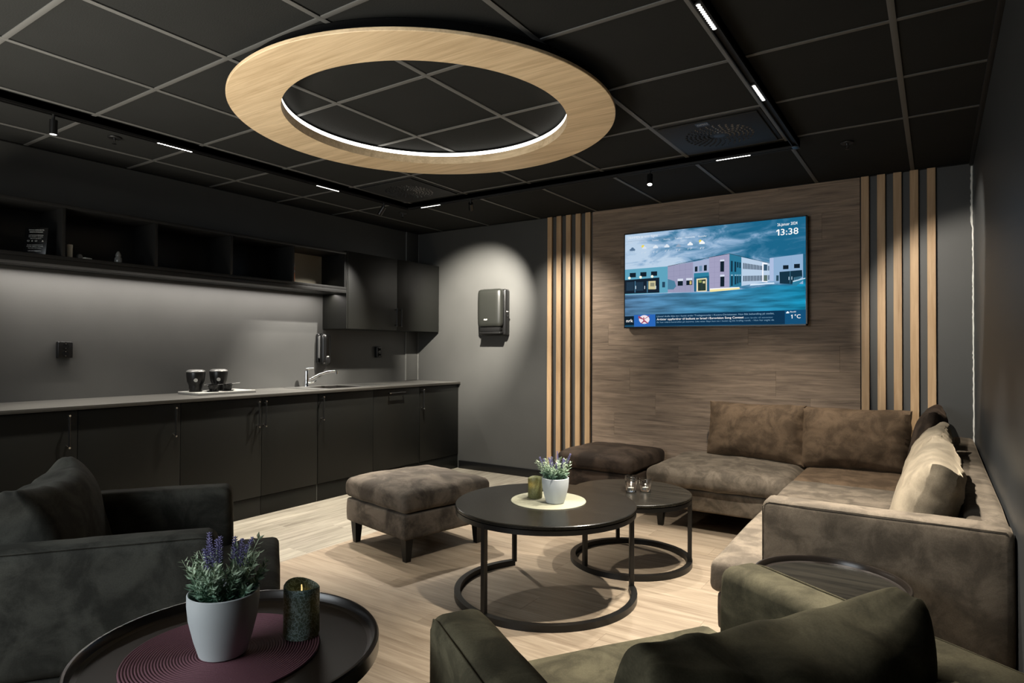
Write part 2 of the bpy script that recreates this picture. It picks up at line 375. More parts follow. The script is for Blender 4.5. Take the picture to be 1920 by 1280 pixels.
# ------------------------------------------------------------------ the room
XL, YF, XR, YB, CH = -4.69, 5.172, .207, -1.6, 2.4659
def empty_struct(name):
    o = bpy.data.objects.new(name, None); COL.objects.link(o); o['kind'] = 'structure'; return o
def slab(name, mat, *a): return struct(boxo(name, mat, None, *a, bev=0))
wall_left = slab('wall_left', M['wall'], XL-.1, XL, YB, YF+.1, 0, CH+.06)
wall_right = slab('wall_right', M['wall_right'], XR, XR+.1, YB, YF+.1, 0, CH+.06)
wall_far = slab('wall_far', M['wall_far'], XL, XR, YF, YF+.1, 0, CH+.06)
floor = slab('floor', M['gap'], XL-.1, XR+.1, YB, YF+.1, -.06, -.010)
ceiling = slab('ceiling', M['gap'], XL, XR, YB, YF, CH+.03, CH+.06)
slab('rear_shade_wall', M['wall_right'], -1.1, XR, -.62, -.5, 0, CH+.03)   # added unseen wall, shades the armchair cushion from behind; room is open beside it
# floor planks: one mesh per size, laid by copies
_pl = {}
def plank(parent, mat, name, dx, dy, dz, loc, bev=.0012):
    key = (name, round(dx, 3), round(dy, 3), round(dz, 3), mat.name)
    if key not in _pl:
        bm = BM(); add_box(bm, -dx/2, dx/2, -dy/2, dy/2, -dz/2, dz/2, bev=bev, seg=1)
        me = bpy.data.meshes.new(name); bm.to_mesh(me); bm.free(); me.materials.append(mat); _pl[key] = me
    o = bpy.data.objects.new(name, _pl[key]); COL.objects.link(o); o.parent = parent; o.location = loc; return o
def rows(a0, a1, step): 
    n = int(math.ceil((a1-a0)/step-1e-6)); return [(a0+i*step, min(a1, a0+(i+1)*step)) for i in range(n)]
SEAM = -3.12
rnd = random.Random(4)
for i, (y0, y1) in enumerate(rows(-.8, YF, .1845)):          # lounge boards run across the room
    x = SEAM-1.2*((i*.37+.1) % 1)
    while x < XR:
        a, b = max(x, SEAM), min(x+1.2, XR)
        if b-a > .02 and y1-y0 > .02: plank(floor, M['floorL'], 'plank', b-a-.0005, y1-y0-.0005, .010, ((a+b)/2, (y0+y1)/2, -.005), .0004)
        x += 1.2
for i, (x0, x1) in enumerate(rows(SEAM-.1845*6, SEAM, .1845)):    # kitchen boards run along the counter
    y = .4-1.2*((i*.41+.2) % 1)
    while y < YF:
        a, b = max(y, .4), min(y+1.2, YF)
        if b-a > .02: plank(floor, M['floorK'], 'plank', x1-x0-.0005, b-a-.0005, .010, ((x0+x1)/2, (a+b)/2, -.005), .0004)
        y += 1.2
# ceiling: lay-in tiles between T-bars
GX = [(k-4.221)*.6 for k in range(-3, 5)]; GY = [(k+2.6331)*.6 for k in range(-4, 5)]
GX = [g for g in GX if XL < g < XR]; GY = [g for g in GY if YB < g < YF]
bx = [XL]+GX+[XR]; by = [YB]+GY+[YF]
TW = .012
vents = []
for i in range(len(bx)-1):
    for j in range(len(by)-1):
        x0, x1, y0, y1 = bx[i], bx[i+1], by[j], by[j+1]
        cx, cy = (x0+x1)/2, (y0+y1)/2
        if abs(cy-3.68) < .1 and (abs(cx+3.43) < .1 or abs(cx+1.03) < .1): vents.append((cx, cy)); continue
        plank(ceiling, M['tile'], 'ceiling_tile', x1-x0-.006, y1-y0-.006, .014, (cx, cy, CH+.012), .002)
for x in GX: boxo('t_bar', M['tee'], ceiling, x-TW, x+TW, YB, YF, CH-.0005, CH+.004, bev=.0006)
for y in GY: boxo('t_bar', M['tee'], ceiling, XL, XR, y-TW*.9, y+TW*.9, CH, CH+.0042, bev=.0006)
boxo('wall_angle', M['track'], ceiling, XR-.022, XR, YB, YF, CH-.012, CH+.004)
boxo('wall_angle', M['track'], ceiling, XL, XL+.02, YB, YF, CH-.001, CH+.004)
boxo('wall_angle', M['track'], ceiling, XL, XR, YF-.02, YF, CH-.001, CH+.004)
# far wall: wood boards between two groups of oak slats
PX0, PX1 = -2.575, -.452
joints = {0: [-1.4], 1: [-2.0, -.8], 2: [-2.359, -1.16], 3: [-1.981, -.78], 4: [-2.214, -1.02], 5: [-1.783, -.583], 6: [-2.417, -1.224], 7: [-2.05, -.85], 8: [-1.63], 9: [-2.3, -1.1], 10: [-1.9, -.7], 11: [-1.45], 12: [-2.2, -1.0]}
for i in range(13):
    z0, z1 = .085+.1958*i, min(.085+.1958*(i+1), CH-.001)
    if z1-z0 < .01: continue
    xs = [PX0]+joints[i]+[PX1]
    for a, b in zip(xs, xs[1:]):
        plank(wall_far, M['panel'], 'plank', b-a-.0006, .014, z1-z0-.0006, ((a+b)/2, YF-.007, (z0+z1)/2), .0005)
for k, (a, b) in enumerate([(-3.04, -2.992), (-2.943, -2.893), (-2.842, -2.793), (-2.742, -2.692), (-2.643, -2.592)] + [(-.444, -.395), (-.345, -.295), (-.247, -.197), (-.149, -.099), (-.050, -.001)]):
    plank(wall_far, M['oak'], 'slat', b-a, .028, CH-.083, ((a+b)/2, YF-.014, (CH+.081)/2), .002)
struct(boxo('baseboard_far', M['gloss'], None, -4.10, XR-.002, YF-.014, YF, 0, .08, bev=.003))
# painted casing in the kitchen corner with pale filler lines at its edges
t = empty_struct('trim_1')
boxo('casing', M['wall_far'], t, XL, XL+.012, 4.985, YF-.0, .89, CH)
boxo('filler_line', M['edge'], t, XL, XL+.014, 4.980, 4.986, .89, CH, bev=0)
boxo('filler_line', M['edge'], t, XL+.010, XL+.0155, YF-.006, YF-.0005, .89, CH, bev=0)
# ragged white filler line in the right corner
bm = BM(); rr = random.Random(2); z = .55; prev = None
while z < CH-.004:
    w = .0035+rr.random()*.0035; o_ = rr.uniform(-.001, .001); 
    if z > 2.05: w *= 1.5; o_ -= .004
    ring = [bm.verts.new((XR-.003-w+o_, YF-.003, z)), bm.verts.new((XR+.0-.001+o_, YF-.003, z)), bm.verts.new((XR-.001+o_, YF-.0005, z)), bm.verts.new((XR-.003-w+o_, YF-.0005, z))]
    if prev:
        for k in range(4): bm.faces.new((prev[k], prev[(k+1) % 4], ring[(k+1) % 4], ring[k]))
    prev = ring; z += rr.uniform(.008, .03)
t = obj('trim_2', bm, M['caulk'], None, False); struct(t)
# ------------------------------------------------------------------ ceiling fittings
def vent(cx, cy, label, flag, twist):
    v = thing('ceiling_vent', label, 'vent', (cx, cy, CH-.004), 0, 'square air vents in the ceiling')
    bm = BM(); h = .287
    add_box(bm, -h, h, -h, h, 0, .012, bev=.004); obj('frame', bm, M['ventblack'], v)
    bm = BM(); add_box(bm, -.268, .268, -.268, .268, -.009, 0, bev=.006, seg=3); obj('face_plate', bm, M['ventblack'], v)
    bm = BM()
    for ring in range(6):
        r0 = .062+ring*.024; nn = 18+ring*3
        for k in range(nn):
            a = 2*PI*(k+.5*(ring % 2))/nn+ring*.1*twist
            c = Vector((math.cos(a), math.sin(a), 0)); t_ = Vector((-c.y, c.x, 0)); d = (c*.75+t_*.55*twist).normalized(); e = Vector((-d.y, d.x, 0))
            p = c*r0; L, w = .0105, .0048
            q = [p-d*L, p+e*w, p+d*L, p-e*w]
            up = Vector((0, 0, -.0125)); vv = [bm.verts.new(x+Vector((0, 0, -.0092))) for x in q]; tip = bm.verts.new(p+e*w*1.1+Vector((0, 0, -.0155)))
            for i in range(4): bm.faces.new((vv[i], vv[(i+1) % 4], tip))
    o = obj('swirl_fins', bm, M['stud2'], v, False); o['kind'] = 'stuff'
    bm = BM(); add_lathe(bm, [(0, -.0095), (.03, -.0095), (.032, -.009)], 24); obj('hub', bm, M['black'], v)
    if flag:
        boxo('sticker', M['shelfm'], v, -.062, .008, -.262, -.205, -.0105, -.0095, bev=0)
        tx = text_mesh('sticker_text', 'OPEN', .026, M['sticktext'], v, True, width=.056)
        place(tx, (-.055, -.224, -.0108), (PI, 0, 0))
M['stud2'] = plain('fin_grey', (.028, .028, .03), .25)
M['sticktext'] = plain('sticker_print', (.5, .5, .48), .6)
for cx, cy in vents:
    if cx < -2: vent(cx, cy, 'black square ceiling vent inside the kitchen-side corner of the light track', False, 1)
    else: vent(cx, cy, 'black square ceiling vent with a small OPEN sticker, right of the ring lamp', True, 1)
def sprinkler(x, y, label):
    v = thing('sprinkler', label, 'sprinkler', (x, y, CH))
    bm = BM(); add_lathe(bm, [(0, -.002), (.012, -.006), (.034, -.005), (.036, 0)], 28); obj('escutcheon', bm, M['black'], v)
    bm = BM(); add_cyl(bm, (0, 0, -.004), (0, 0, -.016), .008, .006, 12); add_cyl(bm, (0, 0, -.036), (0, 0, -.039), .012, n=14)
    for sg in (-1, 1): add_tube(bm, [(sg*.006, 0, -.014), (sg*.010, 0, -.024), (sg*.003, 0, -.036)], .0018, 6)
    obj('deflector', bm, M['handle'], v)
    bm = BM(); add_cyl(bm, (0, 0, -.015), (0, 0, -.034), .0025, n=8); obj('glass_bulb', bm, M['stud'], v)
sprinkler(-4.05, 1.81, 'small black ceiling sprinkler above the left end of the open shelf')
sprinkler(-4.07, 4.28, 'small black ceiling sprinkler outside the corner of the light track')
sprinkler(-.44, 4.26, 'small black ceiling sprinkler at the right, above the television wall')
# the U-shaped lighting track
tr = thing('light_track', 'long black U-shaped lighting track hung under the dark ceiling tiles', 'track light', (TXL, TYF, TZ))
def rail(name, x0, x1, y0, y1, along):
    bm = BM(); x0 -= TXL; x1 -= TXL; y0 -= TYF; y1 -= TYF; H = CH-TZ-.001; w = .0175; g = .0125
    if along == 'y':
        for a, b in ((x0-w, x0-g), (x0+g, x0+w)): add_box(bm, a, b, y0, y1, 0, H)
        add_box(bm, x0-w, x0+w, y0, y1, .012, H)
    else:
        for a, b in ((y0-w, y0-g), (y0+g, y0+w)): add_box(bm, x0, x1, a, b, 0, H)
        add_box(bm, x0, x1, y0-w, y0+w, .012, H)
    return obj(name, bm, M['track'], tr, False)
rail('rail', TXL, TXL, YB+.2, TYF+.0175, 'y'); rail('rail', TXL, TXR, TYF, TYF, 'x'); rail('rail', TXR, TXR, YB+.2, TYF+.0175, 'y')
boxo('corner_cap', M['plastic'], tr, TXR-TXL-.02, TXR-TXL+.02, -.045, .02, -.004, .0)
for i, (x, y, d) in enumerate(MODULES):
    L = .105
    nm = {0: 'linear lamp insert at the left end of the left track run', 1: 'linear lamp insert in the left track run nearer the corner', 2: 'linear lamp insert right beside the track corner by the kitchen', 3: 'linear lamp insert at the right end of the far track run', 4: 'linear lamp insert in the right track run, nearest the camera', 5: 'linear lamp insert in the right track run, second from the camera'}[i]
    v = thing('linear_lamp', 'black '+nm+', glowing cells', 'lamp', (x, y, TZ), 0 if d == 'x' else PI/2, 'linear lamps in the track')
    boxo('lamp_body', M['black'], v, -L, L, -.0115, .0115, .001, .014)
    for k in range(12):
        u = -L+.0085+k*(2*L-.017)/11
        bm = BM(); add_lathe(bm, [(.0078, -.0005), (.0062, .0006), (0, .0006)], 12, (u, 0)); obj('lens', bm, M['lens'], v, False)
def swivel(x, y, target, label):
    v = thing('swivel_spot', label, 'spotlight', (x, y, TZ), 0, 'cylinder spotlights on the track')
    bm = BM(); add_cyl(bm, (0, 0, .005), (0, 0, -.030), .0065, n=12); obj('stem', bm, M['black'], v)
    p = Vector((0, 0, -.030)); d = (Vector(target)-Vector((x, y, TZ-.03))).normalized()
    bm = BM(); add_cyl(bm, p-d*.004, p+d*.070, .0185, n=28); obj('housing', bm, M['plastic'], v)
    bm = BM(); q = d.to_track_quat('Z', 'Y').to_matrix().to_4x4()
    bmesh.ops.create_circle(bm, cap_ends=True, segments=24, radius=.0155, matrix=Matrix.Translation(p+d*.0705) @ q); obj('lens', bm, M['lens'], v, False)
for (x, y, t, p, a), lb in zip(SPOTS, ('black cylinder spotlight hanging straight down, leftmost on the track', 'black cylinder spotlight tilted toward the sink wall, just left of the track corner', 'black cylinder spotlight above the paper towel dispenser, just right of the track corner', 'black cylinder spotlight with bright lens above the television')):
    swivel(x, y, t, lb)
# ring lamp
RX, RY, RZ = -2.183, 2.48, 2.388
rg = thing('ring_lamp', 'huge flat oak ring lamp with glowing inner band under the ceiling', 'lamp', (RX, RY, RZ))
bm = BM(); add_lathe(bm, [(.717, 0), (.955, 0), (.957, .002), (.957, .014), (.955, .016), (.717, .016), (.717, 0)], 160); obj('oak_face', bm, M['ringoak'], rg, angle=30)
bm = BM(); add_lathe(bm, [(.7165, .0), (.7165, .046), (.723, .046), (.723, .0)], 160); obj('inner_rim', bm, M['ringoak'], rg)
bm = BM(); add_lathe(bm, [(.719, .046), (.719, .068), (.7235, .068), (.7235, .046)], 160); obj('led_band', bm, M['ledband'], rg)
bm = BM(); add_lathe(bm, [(.724, .016), (.724, .0775), (.90, .0775), (.90, .016)], 160); obj('body', bm, M['gap'], rg)

# ------------------------------------------------------------------ kitchen run along the left wall
FX = -4.115
def base_cabinet(y0, y1, hy, label, horiz=False):
    v = thing('base_cabinet' if not horiz else 'dishwasher_cabinet', label, 'cabinet', (0, 0, 0), 0, None)
    v.location = (XL, y0, 0); W_ = y1-y0; D = FX-XL
    bm = BM()   # carcass open at the top, so the sink bowl hangs inside it
    for a in ((.004, D-.020, .001, .017, .10, .862), (.004, D-.020, W_-.017, W_-.001, .10, .862), (.004, D-.020, .017, W_-.017, .10, .116), (.004, .012, .017, W_-.017, .116, .862)): add_box(bm, *a)
    obj('body', bm, M['cab'], v, False)
    boxo('plinth', M['cab'], v, D-.022, D-.006, .0015, W_-.0015, 0, .137, bev=.001)
    dr = boxo('door', M['cab'], v, D-.019, D, .0015, W_-.0015, .141, .858, bev=.0012)
    h = hy-y0; bm = BM()
    if horiz:
        bm2 = [(h-.09, .823), (h+.09, .823)]
        add_tube(bm, [(D+.03, h-.098, .823), (D+.03, h+.098, .823)], .0055, 8)
        for yy, zz in bm2: add_cyl(bm, (D-.001, yy, zz), (D+.03, yy, zz), .005, n=8)
    else:
        add_tube(bm, [(D+.032, h, .652), (D+.032, h, .834)], .0055, 8)
        for zz in (.665, .821): add_cyl(bm, (D-.001, h, zz), (D+.03, h, zz), .005, n=8)
    nf = len(bm.faces)
    if horiz: glint_caps = [((D+.024, h+s_*.098, .823), (D+.036, h+s_*.098, .823)) for s_ in (-1,)]
    else: glint_caps = [((D+.027, h, z_), (D+.0375, h, z_)) for z_ in (.652, .834)] + [((D, h, .6635), (D+.008, h, .6635))]
    for a_, b_ in glint_caps: add_cyl(bm, a_, b_, .0058, n=10)  # bright end caps stand in for highlights on the black handle
    hd = obj('handle', bm, [M['handle'], M['stud']], dr, False)
    for p in list(hd.data.polygons)[nf:]: p.material_index = 1
    return v
cabs = [(.463, 1.063, 1.01, 'black base cabinet at the far left end of the counter'),
        (1.063, 1.663, 1.609, 'black base cabinet behind the left armchair, leftmost in view'),
        (1.663, 2.263, 2.217, 'black base cabinet second from the left, handle on its right edge'),
        (2.263, 2.865, 2.823, 'black base cabinet under the ribbed board, handle at the right'),
        (2.865, 3.372, 2.880, 'narrower black base cabinet left of the sink, handle at its left edge'),
        (3.375, 3.975, 3.407, 'black base cabinet under the sink, pale gap line on its left')]
for c in cabs: base_cabinet(*c)['group'] = 'black base cabinets under the worktop'
base_cabinet(3.975, 4.575, 4.251, 'black cabinet front with horizontal handle near the top, right of the sink', True)
base_cabinet(4.580, 5.168, 4.604, 'black base cabinet in the corner at the right end of the counter')['group'] = 'black base cabinets under the worktop'
struct(boxo('trim_3', M['edge'], None, FX-.03, FX-.006, 3.3722, 3.3745, .01, .60, bev=0))
struct(boxo('trim_4', M['edge'], None, FX-.03, FX-.006, 4.5758, 4.579, .137, .85, bev=0))
# worktop with an opening for the sink
SX0, SX1, SY0, SY1 = -4.56, -4.20, 3.56, 3.945
wt = thing('worktop', 'long thin grey laminate worktop over the black cabinets', 'worktop', (XL, .463, .864))
def wb(n, m_, x0, x1, y0, y1, **k): return boxo(n, m_, wt, x0-XL, x1-XL, y0-.463, y1-.463, 0, .022, **k)
bm = BM()
for a in ((XL+.001, -4.094, .463, SY0), (XL+.001, SX0, SY0, SY1), (SX1, -4.094, SY0, SY1), (XL+.001, -4.094, SY1, 5.17)): add_box(bm, a[0]-XL, a[1]-XL, a[2]-.463, a[3]-.463, 0, .022)
bmesh.ops.remove_doubles(bm, verts=bm.verts[:], dist=1e-5); obj('slab', bm, M['worktop'], wt, False)
wb('front_edge', M['wt_edge'], -4.094, -4.090, .463, 5.17, bev=.0008)
sk = thing('sink', 'stainless steel inset sink with flat drainer in the worktop', 'sink', (XL, 3.42, .886))
bm = BM()
def sb(x0, x1, y0, y1, z0, z1): add_box(bm, x0-XL, x1-XL, y0-3.42, y1-3.42, z0, z1, bev=.001, seg=1)
for a in ((-4.62, SX0+.006, 3.42, 4.30), (SX1-.006, -4.155, 3.42, 4.30), (SX0+.006, SX1-.006, 3.42, SY0+.006), (SX0+.006, SX1-.006, SY1-.006, 4.30)): sb(*a, .0005, .004)
obj('rim', bm, M['steel'], sk, False)
bm = BM()
for a in ((SX0+.004, SX0+.007, SY0+.004, SY1-.004), (SX1-.007, SX1-.004, SY0+.004, SY1-.004), (SX0+.004, SX1-.004, SY0+.004, SY0+.007), (SX0+.004, SX1-.004, SY1-.007, SY1-.004)): sb(*a, -.16, .002)
sb(SX0+.004, SX1-.004, SY0+.004, SY1-.004, -.162, -.159)
obj('basin', bm, M['basin'], sk, False)
bm = BM()
for k in range(7): sb(-4.52, -4.24, 3.99+k*.036, 3.997+k*.036, .004, .0055)
obj('drainer_ridges', bm, M['steel'], sk, False)['kind'] = 'stuff'
bm = BM(); add_lathe(bm, [(0, -.1585), (.03, -.1585), (.033, -.158)], 20, (.31, .33)); obj('drain', bm, M['chrome'], sk)
# tap
fx, fy = -4.60, 3.645
tp = thing('tap', 'chrome mixer tap with curved spout behind the sink', 'tap', (fx, fy, .890))
bm = BM(); add_lathe(bm, [(0, 0), (.026, 0), (.026, .004), (.021, .02), (.019, .05), (.019, .135), (.017, .142), (0, .144)], 28); obj('body', bm, M['chrome'], tp)
bm = BM(); pts = [(.0, .0, .045), (.03, .035, .070), (.07, .085, .105), (.11, .135, .125), (.14, .17, .130), (.165, .195, .128)]
add_tube(bm, pts, [.012, .0115, .011, .0105, .0105, .011], 12); add_cyl(bm, (.163, .193, .136), (.163, .193, .106), .0125, n=16); obj('spout', bm, M['chrome'], tp)
bm = BM(); add_tube(bm, [(0, 0, .150), (.02, .02, .158), (.045, .045, .160)], [.012, .006, .005], 10); obj('lever', bm, M['chrome'], tp)
bm = BM(); add_tube(bm, [(.01, .01, .03), (.035, .05, .035)], .009, 10); add_tube(bm, [(.035, .05, .035), (.05, .062, .052)], [.006, .005], 8); obj('side_valve', bm, M['chrome'], tp)
# ribbed board with the things on it
bd = thing('ribbed_board', 'pale grey ribbed board lying on the worktop', 'board', (-4.45, 2.725, .886), 0)
boxo('board', M['ribgrey'] if 'ribgrey' in M else M['lidgrey'], bd, -.138, .138, -.225, .225, 0, .012, bev=.002)
bm = BM()
for k in range(20):
    x = -.134+k*.0141; add_box(bm, x-.0045, x+.0045, -.225, .225, .012, .019, bev=.0015, seg=1)
obj('ribs', bm, M['ribwhite'], bd, False)['kind'] = 'stuff'
def jar(x, y, label):
    v = thing('storage_jar', label, 'jar', (x, y, .9055), 0, 'black jars on the ribbed board')
    bm = BM(); add_lathe(bm, [(0, 0), (.043, 0), (.045, .003), (.045, .04), (.047, .05), (.058, .075), (.065, .138), (.064, .141), (0, .141)], 40); obj('body', bm, M['plastic'], v)
    bm = BM(); add_lathe(bm, [(.063, .141), (.064, .146), (.058, .154), (.045, .160), (0, .162)], 40); obj('lid', bm, M['lidgrey'], v)
    bm = BM(); d = Vector((-x, -y, 0)).normalized(); q = d.to_track_quat('Z', 'Y').to_matrix().to_4x4()
    bmesh.ops.create_cone(bm, cap_ends=True, segments=24, radius1=.013, radius2=.013, depth=.006, matrix=Matrix.Translation(d*.0605+Vector((0, 0, .085))) @ q); obj('badge', bm, M['badge'], v)
jar(-4.47, 2.565, 'black jar with grey lid and round pale badge, left one on the ribbed board')
jar(-4.47, 2.742, 'black jar with grey lid and round pale badge, right one behind the small bowls')
def bowl(x, y, label):
    v = thing('small_bowl', label, 'bowl', (x, y, .9055), 0, 'small black bowls on the ribbed board')
    bm = BM(); add_lathe(bm, [(0, 0), (.034, 0), (.045, .006), (.046, .008), (.03, .006), (0, .006)], 32); obj('saucer', bm, M['gloss'], v)
    bm = BM(); add_lathe(bm, [(0, .007), (.022, .007), (.030, .02), (.036, .046), (.037, .048), (.034, .048), (.028, .02), (0, .012)], 32); obj('bowl', bm, M['plastic'], v)
bowl(-4.372, 2.64, 'small black bowl on saucer in front of the two jars, left one')
bowl(-4.372, 2.755, 'small black bowl on saucer, right one nearest the edge of the ribbed board')
v = thing('spoon', 'steel spoon lying across the two small black bowls', 'spoon', (-4.37, 2.7, .954))
bm = BM(); add_tube(bm, [(0, -.115, .0032), (0, -.02, .0032), (0, .05, .0035), (.0, .15, .010)], [.006, .0028, .0028, .004], 8); obj('handle', bm, M['chrome'], v)
bm = BM(); add_lathe(bm, [(0, .001), (.012, .003), (.016, .006), (.0155, .006), (.011, .004), (0, .002)], 16, (0, -.118)); obj('spoon_bowl', bm, M['chrome'], v)
# open wall shelf
SF, SB_ = -4.372, XL
sh = thing('open_wall_shelf', 'long black open wall shelf with five bays above the worktop', 'shelf', (XL, 1.126, 1.716))
def sx(n, m_, x0, x1, y0, y1, z0, z1, **k): return boxo(n, m_, sh, x0-XL, x1-XL, y0-1.126, y1-1.126, z0-1.716, z1-1.716, **k)
sx('bottom_panel', M['shelfm'], SB_+.001, SF, 1.126, 3.885, 1.748, 1.770)
sx('light_valance', M['shelfm'], SB_+.001, SF, 1.126, 3.885, 1.716, 1.7465)
sx('top_panel', M['shelfm'], SB_+.001, SF, 1.126, 3.885, 2.062, 2.084)
sx('back_panel', M['shelfm'], SB_+.001, SB_+.009, 1.126, 3.885, 1.770, 2.062)
sx('lit_back_board', M['litboard'], SB_+.0095, SB_+.013, 3.336, 3.862, 1.7705, 2.061, bev=0)  # bare board colour, lightened in place of the spotlight reaching this bay
for y in (1.126, 1.668, 2.215, 2.766, 3.315, 3.863): sx('divider', M['shelfm'], SB_+.009, SF-.001, y, y+.020, 1.770, 2.062)
sx('led_profile', M['shelfm'], -4.548, -4.532, 1.16, 3.86, 1.7145, 1.7165, bev=0)
# tall wall cabinet
wc = thing('wall_cabinet', 'black two-door wall cabinet in the corner above the worktop', 'cabinet', (XL, 3.905, 1.402))
def cx_(n, m_, x0, x1, y0, y1, z0, z1, par=wc, **k): return boxo(n, m_, par, x0-XL, x1-XL, y0-3.905, y1-3.905, z0-1.402, z1-1.402, **k)
cx_('body', M['cab'], XL+.001, -4.392, 3.905, 5.155, 1.402, 2.096, bev=.001)
cx_('side_panel', M['cab'], XL+.001, -4.372, 3.887, 3.9045, 1.402, 2.096)
for y0, y1, hy in ((3.907, 4.528, 4.497), (4.532, 5.153, 4.562)):
    d = cx_('door', M['cab'], -4.391, -4.372, y0, y1, 1.402, 2.096)
    bm = BM(); X = -4.372-XL; Y = hy-3.905
    add_tube(bm, [(X+.03, Y, .035), (X+.03, Y, .215)], .0055, 8)
    for z in (.05, .2): add_cyl(bm, (X-.001, Y, z), (X+.03, Y, z), .005, n=8)
    obj('handle', bm, M['handle'], d)
# things on the shelf
v = thing('sign_stand', 'small black sign with white lines of text, leaning in the left shelf bay', 'sign', (-4.455, 1.558, 1.771), R(38))
bm = BM(); add_box(bm, -.065, .065, -.003, .003, 0, .165, bev=.001)
bmesh.ops.rotate(bm, verts=bm.verts[:], cent=(0, 0, 0), matrix=Matrix.Rotation(R(-8), 3, 'X')); obj('panel', bm, M['gloss'], v)
lines = [(.142, 'ORGANIC COFFEE AND TEA', .070, .007), (.130, 'BARISTA STANDARD', .060, .007), (.112, 'A LITTLE GOOD MORNING', .066, .0055), (.102, 'TO EVERY GUEST', .066, .0055), (.092, 'AND TO THE EARTH', .05, .0055), (.076, 'O  8  O     &', .075, .010), (.054, 'PURE INGREDIENTS', .07, .005), (.045, 'FROM SMALL FARMS', .075, .005), (.036, 'ALL OVER THE WORLD', .06, .005), (.018, 'VELKOMMEN', .06, .007)]
for z, s_, w_, h_ in lines:
    tx = text_mesh('sign_text', s_, h_*1.3, M['signtext'], v, True, width=w_*1.25)
    rx = R(90-8); yy = -.0036+math.sin(R(8))*z; place(tx, (-w_/2, -.0034+z*math.tan(R(8)) if False else -.0036, 0), (0, 0, 0))
    me = tx.data
    for q in me.vertices:
        X, Z = q.co.x-w_*.625, q.co.y+z*1.04; q.co = Vector((X, -.0037, Z)); q.co = Matrix.Rotation(R(-8), 3, 'X') @ q.co
    tx.location = (0, 0, 0)
v = thing('white_canister', 'narrow white cylinder standing in the second shelf bay', 'canister', (-4.44, 1.735, 1.7705))
bm = BM(); add_lathe(bm, [(0, 0), (.0165, 0), (.017, .002), (.017, .078), (.0165, .080), (0, .080)], 28); obj('body', bm, M['white'], v)
bm = BM(); add_lathe(bm, [(.0175, .066), (.0178, .067), (.0178, .082), (.016, .084), (0, .084)], 28); obj('cap', bm, M['white'], v)
v = thing('sauce_dish', 'tiny pale round tin lying beside the white cylinder on the shelf', 'tin', (-4.44, 1.79, 1.7705))
bm = BM(); add_cyl(bm, (-.006, 0, .016), (.006, .004, .016), .016, n=24); obj('tin', bm, M['lidgrey'], v)
v = thing('matchbox', 'tiny pale box lying right of the round tin on the shelf', 'box', (-4.44, 1.835, 1.7705), R(20))
boxo('sleeve', M['white'], v, -.012, .012, -.024, .024, 0, .014); boxo('drawer', M['paper'], v, -.010, .010, -.0245, .0245, .002, .012, bev=0)
v = thing('glass_jar', 'small glass jar with rounded lid in the second shelf bay', 'jar', (-4.44, 2.017, 1.7705))
bm = BM(); add_lathe(bm, [(0, 0), (.019, 0), (.022, .01), (.022, .032), (.015, .042), (.015, .046)], 24); obj('glass_body', bm, M['jarglass'], v)
bm = BM(); add_lathe(bm, [(.017, .046), (.018, .052), (.013, .066), (.006, .078), (0, .08)], 24); obj('lid', bm, M['jarglass'], v)
v = thing('food_pack', 'orange and white pack standing against the divider in the last shelf bay', 'pack', (-4.48, 3.362, 1.771), 0)
boxo('bag', M['orange'], v, -.05, .05, -.02, .02, 0, .13); bm = BM(); add_prism(bm, [(-.05, -.02), (.05, -.02), (.05, .02), (-.05, .02)], .13, .2)
for q in bm.verts:
    if q.co.z > .19: q.co.y *= .1; q.co.z += .03
obj('bag_top', bm, M['white'], v, False)
boxo('pack_stripe', M['white'], v, -.0505, .0505, -.0205, .0205, .085, .1, bev=0)
# wall outlets
def outlet(y, z, label, w=.085, h=.105):
    v = thing('wall_outlet', label, 'outlet', (XL, y, z), 0)
    bm = BM(); add_box(bm, 0, .034, -w/2, w/2, -h/2, h/2, bev=.004, seg=3); obj('housing', bm, M['plastic'], v)
    for k in (-1, 1):
        bm = BM(); q = Matrix.Translation((.0345, 0, k*h*.235)) @ Matrix.Rotation(PI/2, 4, 'Y')
        bmesh.ops.create_cone(bm, cap_ends=True, segments=28, radius1=.0195, radius2=.0195, depth=.002, matrix=q); s_ = obj('socket', bm, M['gap'], v)
        bm = BM()
        for yy, zz in ((0, .014), (0, -.014)): add_box(bm, .0350, .0375, yy-.003, yy+.003, k*h*.235+zz-.0018, k*h*.235+zz+.0018)
        obj('earth_pin', bm, M['stud'], s_, False)
outlet(1.806, 1.205, 'black double wall outlet on the lit wall left of the jars')
outlet(4.575, 1.19, 'black wall outlet in the shade under the wall cabinet', .07, .11)
# soap dispenser
v = thing('soap_dispenser', 'black wall soap dispenser with clear side window above the sink', 'dispenser', (XL, 3.865, 1.076))
bm = BM(); softbox(bm, .0, .030, -.052, .052, .01, .285, .02, 0, 0, 8, 0); obj('back_plate', bm, M['plastic'], v)
bm = BM(); softbox(bm, .034, .105, -.050, .050, .0, .285, .034, 0, 0, 10, 0); obj('cover', bm, M['plastic'], v)
bm = BM(); softbox(bm, .012, .060, -.046, .046, .055, .262, .012, 0, 0, 6, 0); obj('refill', bm, M['refill'], v)
boxo('badge', M['white'], v, .1035, .1060, -.012, .012, .070, .081, bev=0)
boxo('push_bar', M['gloss'], v, .060, .107, -.022, .022, .015, .062, bev=.006)
